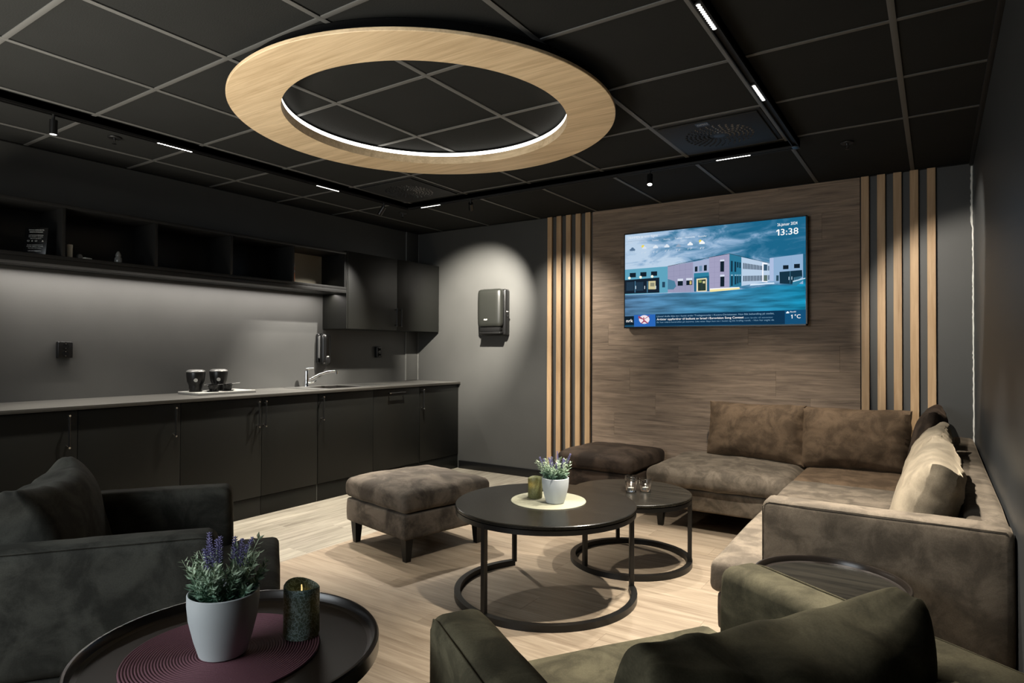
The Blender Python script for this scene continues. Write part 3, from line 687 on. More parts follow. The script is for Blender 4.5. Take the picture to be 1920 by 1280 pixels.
# paper towel dispenser
v = thing('towel_dispenser', 'black paper towel dispenser on the spotlit grey wall', 'dispenser', (-3.635, YF, 1.36))
bm = BM(); add_box(bm, -.155, .155, -.075, -.001, .0, .452, bev=.018, seg=4); obj('back_shell', bm, M['plastic'], v)
bm = BM(); softbox(bm, -.153, .135, -.135, -.055, .075, .456, .05, 0, .004, 12, 0); obj('cover', bm, M['dispcover'], v)
boxo('slot', M['gap'], v, -.12, .12, -.125, -.074, .035, .078, bev=.006)
bm = BM(); add_prism(bm, [(-.09, -.118), (.10, -.122), (.11, -.09), (-.08, -.085)], .040, .046); obj('paper_towel', bm, M['paper'], v)
boxo('lower_lip', M['plastic'], v, -.13, .13, -.128, -.07, .012, .036, bev=.01)
boxo('badge', M['white'], v, -.06, -.022, -.1385, -.1345, .148, .160, bev=0)
bm = BM(); add_cyl(bm, (.154, -.04, .185), (.168, -.04, .185), .008, n=12); obj('lock', bm, M['gloss'], v)
bm = BM(); add_box(bm, .1545, .157, -.06, -.03, .23, .236); obj('lock_mark', bm, M['white'], v, False)

# flat picture on the television (u, v on the screen)
PIC=[('ground',[(-0.0036,0.3462),(0.2238,0.3462),(0.5062,0.3372),(0.6724,0.3471),(0.8514,0.3735),(0.9369,0.3607),(0.9981,0.4161),(1.0,0.0),(0.0,-0.0)]),('5fa3bd',[(-0.0021,0.6225),(0.265,0.626),(0.2659,0.3515),(-0.0015,0.3483)]),('9a9ab8',[(0.265,0.626),(0.4139,0.6536),(0.4156,0.3447),(0.2659,0.3515)]),('a4b0cf',[(0.4139,0.6536),(0.5037,0.6735),(0.5033,0.3427),(0.4156,0.3447)]),('a2a0bf',[(0.5037,0.6861),(0.6156,0.708),(0.6163,0.3767),(0.5039,0.3427)]),('2c7796',[(0.6156,0.708),(0.679,0.6653),(0.6793,0.3812),(0.6163,0.3767)]),('b9cfe6',[(0.679,0.6653),(0.8238,0.5855),(0.8242,0.4159),(0.6793,0.3812)]),('8fb0d2',[(0.8242,0.6354),(0.9873,0.6522),(0.9877,0.3705),(0.8242,0.4159)]),('aebfe0',[(0.8242,0.6354),(0.8438,0.6367),(0.8443,0.4139),(0.8253,0.4158)]),('23607f',[(0.9873,0.6522),(0.9994,0.6553),(0.9987,0.4276),(0.9881,0.4239)]),('1d2b3a',[(0.265,0.6282),(0.5038,0.6882),(0.5037,0.684),(0.265,0.6238)]),('1d2b3a',[(0.5038,0.6882),(0.6157,0.7101),(0.6156,0.706),(0.5037,0.684)]),('1d2b3a',[(0.6157,0.7101),(0.8238,0.5875),(0.8238,0.5845),(0.6156,0.706)]),('8383a4',[(0.3016,0.6311),(0.3025,0.631),(0.3008,0.3541),(0.2999,0.3542)]),('8383a4',[(0.3359,0.637),(0.3369,0.6369),(0.3351,0.3513),(0.3342,0.3513)]),('8383a4',[(0.3699,0.6427),(0.3708,0.6426),(0.369,0.3485),(0.3681,0.3486)]),('8383a4',[(0.4005,0.6479),(0.4014,0.6478),(0.3995,0.346),(0.3986,0.3461)]),('8383a4',[(0.2672,0.5691),(0.4134,0.5823),(0.4134,0.5807),(0.2672,0.5675)]),('8383a4',[(0.2669,0.5147),(0.4131,0.529),(0.4131,0.5274),(0.2668,0.5131)]),('8383a4',[(0.2665,0.4603),(0.4128,0.4758),(0.4128,0.4742),(0.2665,0.4586)]),('8383a4',[(0.2662,0.4059),(0.4124,0.4226),(0.4124,0.421),(0.2662,0.4043)]),('8d8bad',[(0.5348,0.6902),(0.5357,0.6901),(0.5337,0.382),(0.5328,0.3821)]),('8d8bad',[(0.561,0.6866),(0.5618,0.6865),(0.5598,0.3797),(0.5589,0.3797)]),('8d8bad',[(0.5898,0.6827),(0.5906,0.6826),(0.5886,0.3771),(0.5877,0.3772)]),('8d8bad',[(0.5069,0.6363),(0.6157,0.6368),(0.6157,0.6352),(0.5069,0.6347)]),('8d8bad',[(0.5066,0.5838),(0.6154,0.5852),(0.6154,0.5836),(0.5066,0.5823)]),('8d8bad',[(0.5063,0.5314),(0.615,0.5336),(0.615,0.5321),(0.5063,0.5298)]),('8d8bad',[(0.5059,0.4789),(0.6147,0.482),(0.6147,0.4805),(0.5059,0.4773)]),('8d8bad',[(0.5056,0.4265),(0.6143,0.4305),(0.6143,0.4289),(0.5056,0.4249)]),('86a4c8',[(0.9303,0.6407),(0.9313,0.6405),(0.9302,0.4936),(0.9292,0.4937)]),('14222e',[(0.0305,0.5825),(0.0696,0.5815),(0.0694,0.5333),(0.0302,0.5341)]),('14222e',[(0.0977,0.5828),(0.1361,0.5818),(0.1359,0.5341),(0.0975,0.5348)]),('14222e',[(0.1644,0.5831),(0.202,0.5821),(0.2017,0.5348),(0.1641,0.5356)]),('16222f',[(-0.0006,0.509),(0.2152,0.5147),(0.2161,0.3555),(-0.0001,0.3595)]),('23384a',[(0.0095,0.4853),(0.057,0.4841),(0.0565,0.3909),(0.009,0.3915)]),('23384a',[(0.0704,0.4794),(0.1171,0.4782),(0.1165,0.3859),(0.0699,0.3864)]),('cfc79b',[(0.1487,0.4828),(0.1924,0.4818),(0.1919,0.3927),(0.1482,0.3965)]),('8e8d76',[(0.1598,0.4652),(0.1858,0.4626),(0.1856,0.4241),(0.1595,0.4265)]),('3f6a86',[(0.0617,0.4915),(0.0685,0.4908),(0.0678,0.3676),(0.0611,0.3681)]),('3f6a86',[(0.1389,0.4838),(0.1454,0.4832),(0.1447,0.3613),(0.1382,0.3619)]),('d9e6ee',[(0.0668,0.4405),(0.0709,0.4401),(0.0707,0.4065),(0.0666,0.4069)]),('d9e6ee',[(0.1234,0.4353),(0.1274,0.4349),(0.1272,0.4016),(0.1232,0.402)]),('d9e6ee',[(0.1921,0.429),(0.1959,0.4287),(0.1958,0.3957),(0.1919,0.396)]),('26455c',[(0.2328,0.4668),(0.25,0.4652),(0.2497,0.4074),(0.2325,0.4089)]),('fffbe8',[(0.037,0.5277),(0.0352,0.5193),(0.0308,0.5144),(0.0253,0.515),(0.0209,0.5208),(0.0193,0.5296),(0.021,0.538),(0.0255,0.5429),(0.0309,0.5423),(0.0353,0.5365)]),('fffbe8',[(0.1081,0.5292),(0.1064,0.5209),(0.102,0.5161),(0.0967,0.5166),(0.0924,0.5224),(0.0908,0.5311),(0.0925,0.5394),(0.0968,0.5442),(0.1022,0.5437),(0.1065,0.5379)]),('fffbe8',[(0.1797,0.5294),(0.178,0.5212),(0.1738,0.5164),(0.1685,0.5169),(0.1643,0.5226),(0.1628,0.5312),(0.1644,0.5395),(0.1687,0.5443),(0.1739,0.5437),(0.1781,0.538)]),('14222e',[(0.4245,0.6022),(0.4395,0.6046),(0.4392,0.5516),(0.4241,0.5512)]),('14222e',[(0.4754,0.6108),(0.492,0.613),(0.4917,0.5541),(0.4751,0.5539)]),('6f8fae',[(0.4485,0.6067),(0.4653,0.6089),(0.4649,0.5519),(0.4482,0.5517)]),('2f7f9d',[(0.4192,0.5358),(0.5028,0.537),(0.5049,0.5),(0.4189,0.4933)]),('1f5f80',[(0.4189,0.4933),(0.5049,0.5),(0.505,0.3447),(0.4933,0.3457),(0.4941,0.4749),(0.4327,0.478),(0.4319,0.3465),(0.4198,0.3475)]),('e8ddb0',[(0.4345,0.4779),(0.4906,0.4805),(0.4909,0.3459),(0.4349,0.3484)]),('2b3a33',[(0.4416,0.4644),(0.4858,0.4684),(0.4862,0.3547),(0.4421,0.3541)]),('8a9a55',[(0.4464,0.4597),(0.4655,0.4578),(0.4654,0.4356),(0.4463,0.4375)]),('d8d2a0',[(0.4691,0.4511),(0.4821,0.4498),(0.482,0.4266),(0.4689,0.4279)]),('30434c',[(0.4632,0.4665),(0.4656,0.4662),(0.4649,0.3544),(0.4625,0.3546)]),('14222e',[(0.3255,0.4653),(0.3553,0.4645),(0.355,0.4162),(0.3252,0.4168)]),('d5dcec',[(0.3244,0.4892),(0.3566,0.488),(0.3565,0.4644),(0.3243,0.4654)]),('14222e',[(0.3756,0.4668),(0.4091,0.4656),(0.4088,0.4176),(0.3753,0.4186)]),('d5dcec',[(0.3745,0.4905),(0.4098,0.4889),(0.4097,0.4655),(0.3743,0.4669)]),('c9b878',[(0.3944,0.4585),(0.4054,0.4574),(0.4052,0.4233),(0.3942,0.4243)]),('4b7f9c',[(0.2667,0.4929),(0.3068,0.4672),(0.3159,0.4122),(0.3001,0.3812),(0.2661,0.3841)]),('14222e',[(0.5664,0.637),(0.5872,0.6374),(0.5865,0.5327),(0.5658,0.5351)]),('d6dff0',[(0.5648,0.6538),(0.5884,0.6538),(0.5883,0.6372),(0.5647,0.6372)]),('14222e',[(0.5666,0.4851),(0.5884,0.4848),(0.5878,0.3854),(0.5659,0.3853)]),('d6dff0',[(0.565,0.504),(0.5891,0.5034),(0.589,0.4848),(0.5649,0.4853)]),('133347',[(0.6237,0.6367),(0.6333,0.6324),(0.6326,0.5264),(0.623,0.5286)]),('133347',[(0.6429,0.627),(0.6524,0.6227),(0.6517,0.5222),(0.6422,0.5243)]),('133347',[(0.6563,0.6212),(0.6641,0.6171),(0.6638,0.5639),(0.6559,0.5658)]),('133347',[(0.6686,0.6155),(0.6758,0.6115),(0.6755,0.5573),(0.6682,0.5592)]),('17394c',[(0.6238,0.4852),(0.634,0.4841),(0.6333,0.3875),(0.6231,0.3864)]),('8fb8cc',[(0.6239,0.4996),(0.6341,0.4985),(0.634,0.4862),(0.6238,0.4872)]),('17394c',[(0.6436,0.4831),(0.6531,0.482),(0.6526,0.4001),(0.643,0.3989)]),('8fb8cc',[(0.6437,0.4974),(0.6532,0.4964),(0.6531,0.4841),(0.6436,0.4851)]),('17394c',[(0.6565,0.4817),(0.6643,0.4809),(0.6638,0.4084),(0.656,0.4071)]),('8fb8cc',[(0.6566,0.496),(0.6644,0.4952),(0.6643,0.4829),(0.6565,0.4837)]),('17394c',[(0.6688,0.4804),(0.6761,0.4796),(0.6756,0.4163),(0.6684,0.415)]),('8fb8cc',[(0.6689,0.4947),(0.6762,0.4939),(0.6761,0.4816),(0.6688,0.4824)]),('1b3046',[(0.6886,0.6068),(0.693,0.6052),(0.6926,0.5471),(0.6882,0.5477)]),('1b3046',[(0.6889,0.4803),(0.6933,0.4798),(0.6929,0.4258),(0.6885,0.4263)]),('1b3046',[(0.6965,0.6035),(0.7009,0.6019),(0.7005,0.5453),(0.6961,0.5458)]),('1b3046',[(0.6967,0.4797),(0.7012,0.4792),(0.7008,0.4255),(0.6964,0.4259)]),('1b3046',[(0.7043,0.6002),(0.7087,0.5986),(0.7083,0.5434),(0.7039,0.544)]),('1b3046',[(0.7046,0.4791),(0.709,0.4787),(0.7086,0.4252),(0.7042,0.4256)]),('1b3046',[(0.7121,0.5969),(0.7165,0.5953),(0.7162,0.5416),(0.7117,0.5421)]),('1b3046',[(0.7124,0.4786),(0.7168,0.4781),(0.7164,0.4249),(0.712,0.4253)]),('1b3046',[(0.7199,0.5936),(0.7243,0.592),(0.7239,0.5397),(0.7196,0.5403)]),('1b3046',[(0.7202,0.478),(0.7246,0.4775),(0.7242,0.4246),(0.7199,0.425)]),('1b3046',[(0.7277,0.5903),(0.7321,0.5887),(0.7317,0.5379),(0.7273,0.5384)]),('1b3046',[(0.728,0.4774),(0.7324,0.477),(0.732,0.4243),(0.7276,0.4247)]),('1b3046',[(0.7355,0.587),(0.7398,0.5854),(0.7395,0.5361),(0.7351,0.5366)]),('1b3046',[(0.7358,0.4769),(0.7402,0.4764),(0.7398,0.424),(0.7354,0.4244)]),('1b3046',[(0.7432,0.5837),(0.7476,0.5822),(0.7472,0.5343),(0.7429,0.5348)]),('1b3046',[(0.7435,0.4763),(0.7479,0.4759),(0.7475,0.4236),(0.7432,0.4241)]),('1b3046',[(0.7509,0.5805),(0.7553,0.5789),(0.7549,0.5324),(0.7506,0.5329)]),('1b3046',[(0.7513,0.4758),(0.7556,0.4753),(0.7553,0.4233),(0.7509,0.4238)]),('1b3046',[(0.7586,0.5772),(0.763,0.5757),(0.7626,0.5306),(0.7583,0.5311)]),('1b3046',[(0.759,0.4752),(0.7633,0.4747),(0.763,0.423),(0.7586,0.4235)]),('1b3046',[(0.7663,0.574),(0.7706,0.5724),(0.7703,0.5288),(0.766,0.5293)]),('1b3046',[(0.7667,0.4747),(0.771,0.4742),(0.7706,0.4227),(0.7663,0.4232)]),('1b3046',[(0.774,0.5707),(0.7783,0.5692),(0.778,0.527),(0.7737,0.5275)]),('1b3046',[(0.7744,0.4741),(0.7787,0.4736),(0.7783,0.4224),(0.774,0.4229)]),('1b3046',[(0.7816,0.5675),(0.7859,0.566),(0.7856,0.5252),(0.7813,0.5257)]),('1b3046',[(0.782,0.4735),(0.7863,0.4731),(0.786,0.4221),(0.7817,0.4225)]),('f6f8ff',[(0.7865,0.5983),(0.8132,0.5869),(0.8131,0.5749),(0.7933,0.5814),(0.7922,0.419),(0.8135,0.4149),(0.8135,0.4049),(0.7862,0.4116)]),('39586f',[(0.7944,0.5792),(0.8126,0.575),(0.8121,0.517),(0.794,0.5191)]),('5c6f6a',[(0.7947,0.4749),(0.8129,0.4729),(0.8125,0.417),(0.7943,0.4188)]),('6d8299',[(0.8157,0.5616),(0.8231,0.5607),(0.8228,0.5158),(0.8153,0.5166)]),('6d8299',[(0.8161,0.4726),(0.8235,0.4718),(0.8232,0.4259),(0.8158,0.4267)]),('14222e',[(0.8909,0.5573),(0.9178,0.5559),(0.9176,0.5186),(0.8906,0.5198)]),('14222e',[(0.9446,0.5624),(0.9725,0.5618),(0.9722,0.5219),(0.9443,0.5233)]),('163344',[(0.8733,0.4971),(0.9827,0.5022),(0.9842,0.4388),(0.9345,0.3756),(0.8746,0.3861)]),('3f7088',[(0.9241,0.4992),(0.9272,0.4988),(0.9263,0.3812),(0.9232,0.3815)]),('2a4a5c',[(0.8573,0.4661),(0.8699,0.4648),(0.8695,0.4114),(0.8569,0.4126)]),('bcd2e2',[(0.9181,0.4458),(0.9217,0.4455),(0.9214,0.416),(0.9178,0.4164)]),('bcd2e2',[(0.9319,0.4463),(0.9355,0.4459),(0.9353,0.4166),(0.9317,0.417)]),('5f9dbb',[(0.9442,0.4382),(0.9462,0.438),(0.9459,0.4038),(0.9439,0.404)]),('5f9dbb',[(0.9498,0.4396),(0.9518,0.4393),(0.9516,0.4071),(0.9495,0.4073)]),('5f9dbb',[(0.9554,0.4409),(0.9574,0.4407),(0.9572,0.4105),(0.9552,0.4107)]),('5f9dbb',[(0.961,0.4423),(0.963,0.4421),(0.9628,0.4138),(0.9608,0.414)]),('5f9dbb',[(0.9666,0.4436),(0.9686,0.4434),(0.9684,0.4171),(0.9664,0.4173)]),('5f9dbb',[(0.9722,0.445),(0.9742,0.4448),(0.974,0.4205),(0.972,0.4207)]),('5f9dbb',[(0.9777,0.4463),(0.9797,0.4461),(0.9796,0.4238),(0.9776,0.424)]),('f3e6a6',[(0.5075,0.3613),(0.6697,0.3698),(0.6707,0.3514),(0.5109,0.3369)]),('ffffff',[(0.5088,0.3716),(0.6669,0.3721),(0.6686,0.3659),(0.5099,0.3611)]),('d8eafa',[(0.728,0.397),(0.8463,0.3988),(0.8489,0.3876),(0.7224,0.3803)]),('c3def0',[(0.9373,0.4047),(0.9982,0.4277),(0.9982,0.4199),(0.9397,0.3927)]),('2f7f9f',[(0.9372,0.3929),(0.9982,0.4199),(0.9548,0.3561),(0.9369,0.3607)]),('0f3350',[(0.1916,0.1288),(0.8992,0.1309),(0.8998,0.0012),(0.1928,0.0036)]),('155078',[(0.8992,0.1329),(1.0,0.1324),(1.0,0.0),(0.8998,0.0012)]),('10202c',[(-0.0014,0.1153),(0.0583,0.116),(0.0591,0.0208),(-0.0006,0.0181)]),('2a66b8',[(0.0584,0.1272),(0.1916,0.1288),(0.1921,0.0014),(0.0597,0.0017)]),('1b4a66',[(-0.0006,0.0181),(0.0591,0.0208),(0.0597,0.0017),(0.0,-0.0)]),('f2e4ea',[(0.0902,0.0778),(0.0928,0.0956),(0.1001,0.1105),(0.111,0.1202),(0.1236,0.1231),(0.1362,0.119),(0.1468,0.1085),(0.1538,0.0931),(0.1562,0.0753),(0.1536,0.0576),(0.1464,0.0428),(0.1357,0.0331),(0.1231,0.0299),(0.1105,0.0339),(0.0998,0.0444),(0.0926,0.0598)]),('a04a62',[(0.0884,0.1181),(0.1214,0.0799),(0.1181,0.0745),(0.085,0.0925)]),('a04a62',[(0.1577,0.115),(0.122,0.0744),(0.1207,0.08),(0.1551,0.1195)]),('a04a62',[(0.1013,0.0362),(0.1233,0.0721),(0.1507,0.0346),(0.1441,0.0315),(0.1232,0.0521),(0.1079,0.0327)]),('a04a62',[(0.1169,0.1023),(0.1222,0.1021),(0.1246,0.0576),(0.1166,0.0579)]),('54718f',[(0.0298,0.8265),(0.0312,0.8376),(0.038,0.8433),(0.0435,0.856),(0.0517,0.857),(0.057,0.845),(0.0637,0.8372),(0.0656,0.8234),(0.0622,0.8194),(0.0338,0.8214)]),('4a6580',[(0.0338,0.8191),(0.0359,0.8188),(0.0358,0.812),(0.0338,0.8123)]),('4a6580',[(0.042,0.8179),(0.044,0.8176),(0.044,0.8109),(0.0419,0.8111)]),('4a6580',[(0.0501,0.8167),(0.0521,0.8164),(0.0521,0.8097),(0.05,0.81)]),('4a6580',[(0.0582,0.8155),(0.0602,0.8152),(0.0602,0.8085),(0.0581,0.8088)]),('e8d45c',[(0.1245,0.8548),(0.1226,0.8453),(0.1176,0.84),(0.1114,0.8409),(0.1065,0.8478),(0.1046,0.8579),(0.1066,0.8674),(0.1116,0.8728),(0.1178,0.8718),(0.1227,0.865)]),('d9e3ee',[(0.1086,0.8345),(0.1097,0.8433),(0.1151,0.8478),(0.1194,0.8579),(0.1257,0.8587),(0.1299,0.8491),(0.1351,0.843),(0.1367,0.8321),(0.134,0.8289),(0.1118,0.8304)]),('dfe8f2',[(0.1758,0.8319),(0.1771,0.8422),(0.1833,0.8476),(0.1883,0.8594),(0.1957,0.8603),(0.2006,0.8491),(0.2067,0.8419),(0.2084,0.8291),(0.2053,0.8254),(0.1795,0.8272)]),('dfe8f2',[(0.2448,0.8302),(0.2461,0.8404),(0.2521,0.8457),(0.257,0.8574),(0.2643,0.8584),(0.269,0.8472),(0.275,0.8401),(0.2767,0.8274),(0.2737,0.8237),(0.2484,0.8255)]),('93a5bc',[(0.3144,0.8244),(0.3156,0.8339),(0.3212,0.8389),(0.3258,0.8499),(0.3325,0.8507),(0.3369,0.8403),(0.3425,0.8336),(0.3441,0.8217),(0.3413,0.8183),(0.3178,0.8199)]),('eef3f8',[(0.3815,0.8303),(0.3828,0.8409),(0.3889,0.8463),(0.3939,0.8584),(0.4012,0.8593),(0.406,0.8479),(0.412,0.8405),(0.4138,0.8274),(0.4107,0.8237),(0.3851,0.8255)]),('e8d45c',[(0.4651,0.8554),(0.4633,0.8464),(0.4588,0.8413),(0.4533,0.8422),(0.4488,0.8487),(0.4472,0.8583),(0.4489,0.8674),(0.4535,0.8724),(0.459,0.8715),(0.4634,0.865)]),('f2f6fa',[(0.4486,0.8332),(0.4499,0.8442),(0.4563,0.8498),(0.4614,0.8624),(0.4689,0.8634),(0.4738,0.8515),(0.48,0.8438),(0.4818,0.8302),(0.4787,0.8263),(0.4524,0.8282)]),('eef5fb',[(0.9049,0.1043),(0.9056,0.1102),(0.9087,0.1136),(0.9112,0.1205),(0.9149,0.1215),(0.9174,0.1155),(0.9204,0.1118),(0.9213,0.1047),(0.9197,0.1024),(0.9068,0.1019)]),('8796ab',[(0.0188,0.9254),(0.2047,0.9218),(0.4265,0.9213),(0.4265,0.9197),(0.2047,0.9202),(0.0187,0.9232)]),('ffffff',[(0.8668,0.9016),(0.8731,0.9014),(0.8726,0.843),(0.8664,0.8431)]),('ffffff',[(0.8668,0.9016),(0.8667,0.8877),(0.8587,0.8792),(0.8572,0.8894)]),('ffffff',[(0.9334,0.0881),(0.937,0.0889),(0.9367,0.0528),(0.9331,0.0529)]),('ffffff',[(0.9334,0.0881),(0.9333,0.0803),(0.9297,0.0755),(0.9292,0.0814)])]
TXT=[('26.januar 2024', (0.8628, 0.9331), 0.0982, 0.0278, 'ffffff', 1), ('3:38', (0.8795, 0.8438), 0.086, 0.0594, 'ffffff', 1), ('DRAMMEN de neste dagene', (0.0189, 0.9481), 0.1865, 0.0271, 'e8eef6', 0), ('Friday', (0.0186, 0.9028), 0.034, 0.0158, 'c5d2e2', 0), ('Saturday', (0.0962, 0.904), 0.0431, 0.0156, 'c5d2e2', 0), ('Sunday', (0.1721, 0.9029), 0.0389, 0.0154, 'cbd7e6', 0), ('Monday', (0.2412, 0.9026), 0.0394, 0.0154, 'd3deea', 0), ('Tuesday', (0.3076, 0.9026), 0.0423, 0.0152, 'dfe7f1', 0), ('Wednesday', (0.3678, 0.9013), 0.0585, 0.015, 'e6edf5', 0), ('Thursday', (0.442, 0.8995), 0.0489, 0.0149, 'f4f8fc', 0), ('1° 4°', (0.1062, 0.7795), 0.0304, 0.02, 'd5dfeb', 0), ('4° -2°', (0.1759, 0.7784), 0.0324, 0.0199, 'dfe7f0', 0), ('-4° -7°', (0.2468, 0.7791), 0.0292, 0.0197, 'dfe7f0', 0), ('2° 0°', (0.315, 0.7779), 0.0261, 0.0195, 'e6ecf4', 0), ('1° 7°', (0.3843, 0.7806), 0.0255, 0.0193, 'f0f4f8', 0), ('4° 2°', (0.4532, 0.7767), 0.0251, 0.0191, 'f6f9fc', 0), ('nrk', (0.0092, 0.0505), 0.0434, 0.0339, 'ffffff', 1), ('Likevel skulle ikke inn i kunst under Tradegasscoder i Kontra-Christiansen. Hun fikk behandling på stedet,', (0.2005, 0.0977), 0.6463, 0.0164, '8fb3cc', 0), ('Artister oppfordrer til boikott av Israel i Eurovision Song Contest', (0.2003, 0.0648), 0.4912, 0.0208, 'ffffff', 1), ('som brukt til atcontor', (0.6954, 0.0625), 0.1459, 0.0142, '6f9ab8', 0), ('får hun videre kontrollen på stemme. Like etter fløyt hun inn i kunst og ble kraftig rundt. - Hun har avgitt de', (0.2001, 0.0363), 0.6462, 0.0153, '7ea6c0', 0), ('Skodd', (0.9243, 0.11), 0.0286, 0.0128, 'f2f8fd', 1), ('°C', (0.9464, 0.0543), 0.0289, 0.0371, 'ffffff', 1)]

# ------------------------------------------------------------------ television
tv = thing('television', 'wall-mounted flat television showing blue warehouse picture, clock 13:38', 'television', (-1.5135, 5.09, 1.815))
HW, HH = .7245, .407
boxo('housing', M['plastic'], tv, -HW, HW, .003, .045, -HH, HH, bev=.003)
boxo('mount', M['black'], tv, -.2, .2, .045, .0675, -.15, .15)
bm = BM()
for a in ((-HW, HW, HH-.008, HH), (-HW, HW, -HH, -HH+.011), (-HW, -HW+.007, -HH, HH), (HW-.009, HW, -HH, HH)): add_box(bm, a[0], a[1], -.001, .004, a[2], a[3])
obj('bezel', bm, M['gloss'], tv, False)
m = bpy.data.materials.new('screen_sky'); m.use_nodes = True; n = m.node_tree.nodes; l = m.node_tree.links; n.clear()
o_ = n.new('ShaderNodeOutputMaterial'); e = n.new('ShaderNodeEmission'); l.new(e.outputs[0], o_.inputs[0])
tc = n.new('ShaderNodeTexCoord'); mp = n.new('ShaderNodeMapping'); mp.inputs['Scale'].default_value = (2.2, 1, 6.5); mp.inputs['Rotation'].default_value = (0, R(12), 0); l.new(tc.outputs['Object'], mp.inputs[0])
ns = n.new('ShaderNodeTexNoise'); ns.inputs['Scale'].default_value = 1.7; ns.inputs['Detail'].default_value = 7; ns.inputs['Roughness'].default_value = .6; ns.inputs['Distortion'].default_value = .8; l.new(mp.outputs[0], ns.inputs['Vector'])
sp = n.new('ShaderNodeSeparateXYZ'); l.new(tc.outputs['Object'], sp.inputs[0])
a1 = n.new('ShaderNodeMath'); a1.operation = 'MULTIPLY_ADD'; a1.inputs[1].default_value = -.42; a1.inputs[2].default_value = .14; l.new(sp.outputs[0], a1.inputs[0])
a2 = n.new('ShaderNodeMath'); a2.operation = 'MULTIPLY_ADD'; a2.inputs[1].default_value = -.45; l.new(sp.outputs[2], a2.inputs[0]); l.new(a1.outputs[0], a2.inputs[2])
a3 = n.new('ShaderNodeMath'); a3.operation = 'MULTIPLY_ADD'; a3.inputs[1].default_value = 1.35; l.new(ns.outputs['Fac'], a3.inputs[0]); l.new(a2.outputs[0], a3.inputs[2])
cr = n.new('ShaderNodeValToRGB'); l.new(a3.outputs[0], cr.inputs[0]); c_ = cr.color_ramp
c_.elements[0].position = .42; c_.elements[0].color = (.012, .13, .25, 1); c_.elements[1].position = 1.25 if False else 1.0; c_.elements[1].color = (.50, .64, .80, 1)
q = c_.elements.new(.62); q.color = (.06, .21, .36, 1); q = c_.elements.new(.8); q.color = (.26, .42, .62, 1)
l.new(cr.outputs[0], e.inputs[0]); M['tvsky'] = m
m = bpy.data.materials.new('screen_ground'); m.use_nodes = True; n = m.node_tree.nodes; l = m.node_tree.links; n.clear()
o_ = n.new('ShaderNodeOutputMaterial'); e = n.new('ShaderNodeEmission'); l.new(e.outputs[0], o_.inputs[0])
tc = n.new('ShaderNodeTexCoord'); mp = n.new('ShaderNodeMapping'); mp.inputs['Scale'].default_value = (1.6, 1, 16); l.new(tc.outputs['Object'], mp.inputs[0])
ns = n.new('ShaderNodeTexNoise'); ns.inputs['Scale'].default_value = 2; ns.inputs['Detail'].default_value = 6; l.new(mp.outputs[0], ns.inputs['Vector'])
sp = n.new('ShaderNodeSeparateXYZ'); l.new(tc.outputs['Object'], sp.inputs[0])
mr = n.new('ShaderNodeMapRange'); mr.inputs['From Min'].default_value = -.7; mr.inputs['From Max'].default_value = .7; l.new(sp.outputs[0], mr.inputs['Value'])
mx = n.new('ShaderNodeMix'); mx.data_type = 'RGBA'; mx.inputs['A'].default_value = (.085, .19, .33, 1); mx.inputs['B'].default_value = (.008, .22, .38, 1); l.new(mr.outputs[0], mx.inputs['Factor'])
m2 = n.new('ShaderNodeMapRange'); m2.inputs['From Min'].default_value = .3; m2.inputs['From Max'].default_value = .75; m2.inputs['To Min'].default_value = .45; m2.inputs['To Max'].default_value = 1.7; l.new(ns.outputs['Fac'], m2.inputs['Value'])
l.new(mx.outputs['Result'], e.inputs[0]); l.new(m2.outputs[0], e.inputs[1]); M['tvground'] = m
m = bpy.data.materials.new('screen_print'); m.use_nodes = True; n = m.node_tree.nodes; l = m.node_tree.links; n.clear()
o_ = n.new('ShaderNodeOutputMaterial'); e = n.new('ShaderNodeEmission'); l.new(e.outputs[0], o_.inputs[0]); at_ = n.new('ShaderNodeAttribute'); at_.attribute_name = 'tint'; l.new(at_.outputs['Color'], e.inputs[0]); M['tvprint'] = m
def lin(h):
    return [((int(h[i:i+2], 16)/255+.055)/1.055)**2.4 if int(h[i:i+2], 16) > 10 else int(h[i:i+2], 16)/255/12.92 for i in (0, 2, 4)]
U0, U1, V0, V1 = -HW+.008, HW-.010, -HH+.0115, HH-.009
def uv(u, v): return (U0+(U1-U0)*u, V0+(V1-V0)*v)
bm = BM(); vs = [bm.verts.new((U0 if u == 0 else U1, 0, V0 if v == 0 else V1)) for u, v in ((0, 0), (1, 0), (1, 1), (0, 1))]; bm.faces.new(vs)
screen = obj('screen', bm, M['tvsky'], tv, False)
verts, faces, cols, mats = [], [], [], []
for k, (c, poly) in enumerate(PIC):
    s0 = len(verts)
    for u, v in poly:
        x, z = uv(min(1, max(0, u)), min(1, max(0, v))); verts.append((x, -.0002-.000012*k, z))
    faces.append(tuple(range(s0, len(verts)))); cols.append((0, 0, 0) if c == 'ground' else lin(c)); mats.append(1 if c == 'ground' else 0)
me = bpy.data.meshes.new('picture'); me.from_pydata(verts, [], faces)
at_ = me.color_attributes.new('tint', 'FLOAT_COLOR', 'CORNER')
for p, c in zip(me.polygons, cols):
    for li in p.loop_indices: at_.data[li].color = (*c, 1)
me.materials.append(M['tvprint']); me.materials.append(M['tvground'])
for p, k in zip(me.polygons, mats): p.material_index = k
pic = bpy.data.objects.new('picture', me); COL.objects.link(pic); pic.parent = screen
_em = {}
for s_, (u, v), w, h, c, b in TXT:
    if c not in _em: _em[c] = emit('print_'+c, lin(c), 1)
    x, z = uv(u, v)
    o = text_mesh('screen_text', s_, .05, _em[c], screen, bool(b), width=w*(U1-U0), height=h*(V1-V0))
    place(o, (x, -.0020, z), (PI/2, 0, 0))
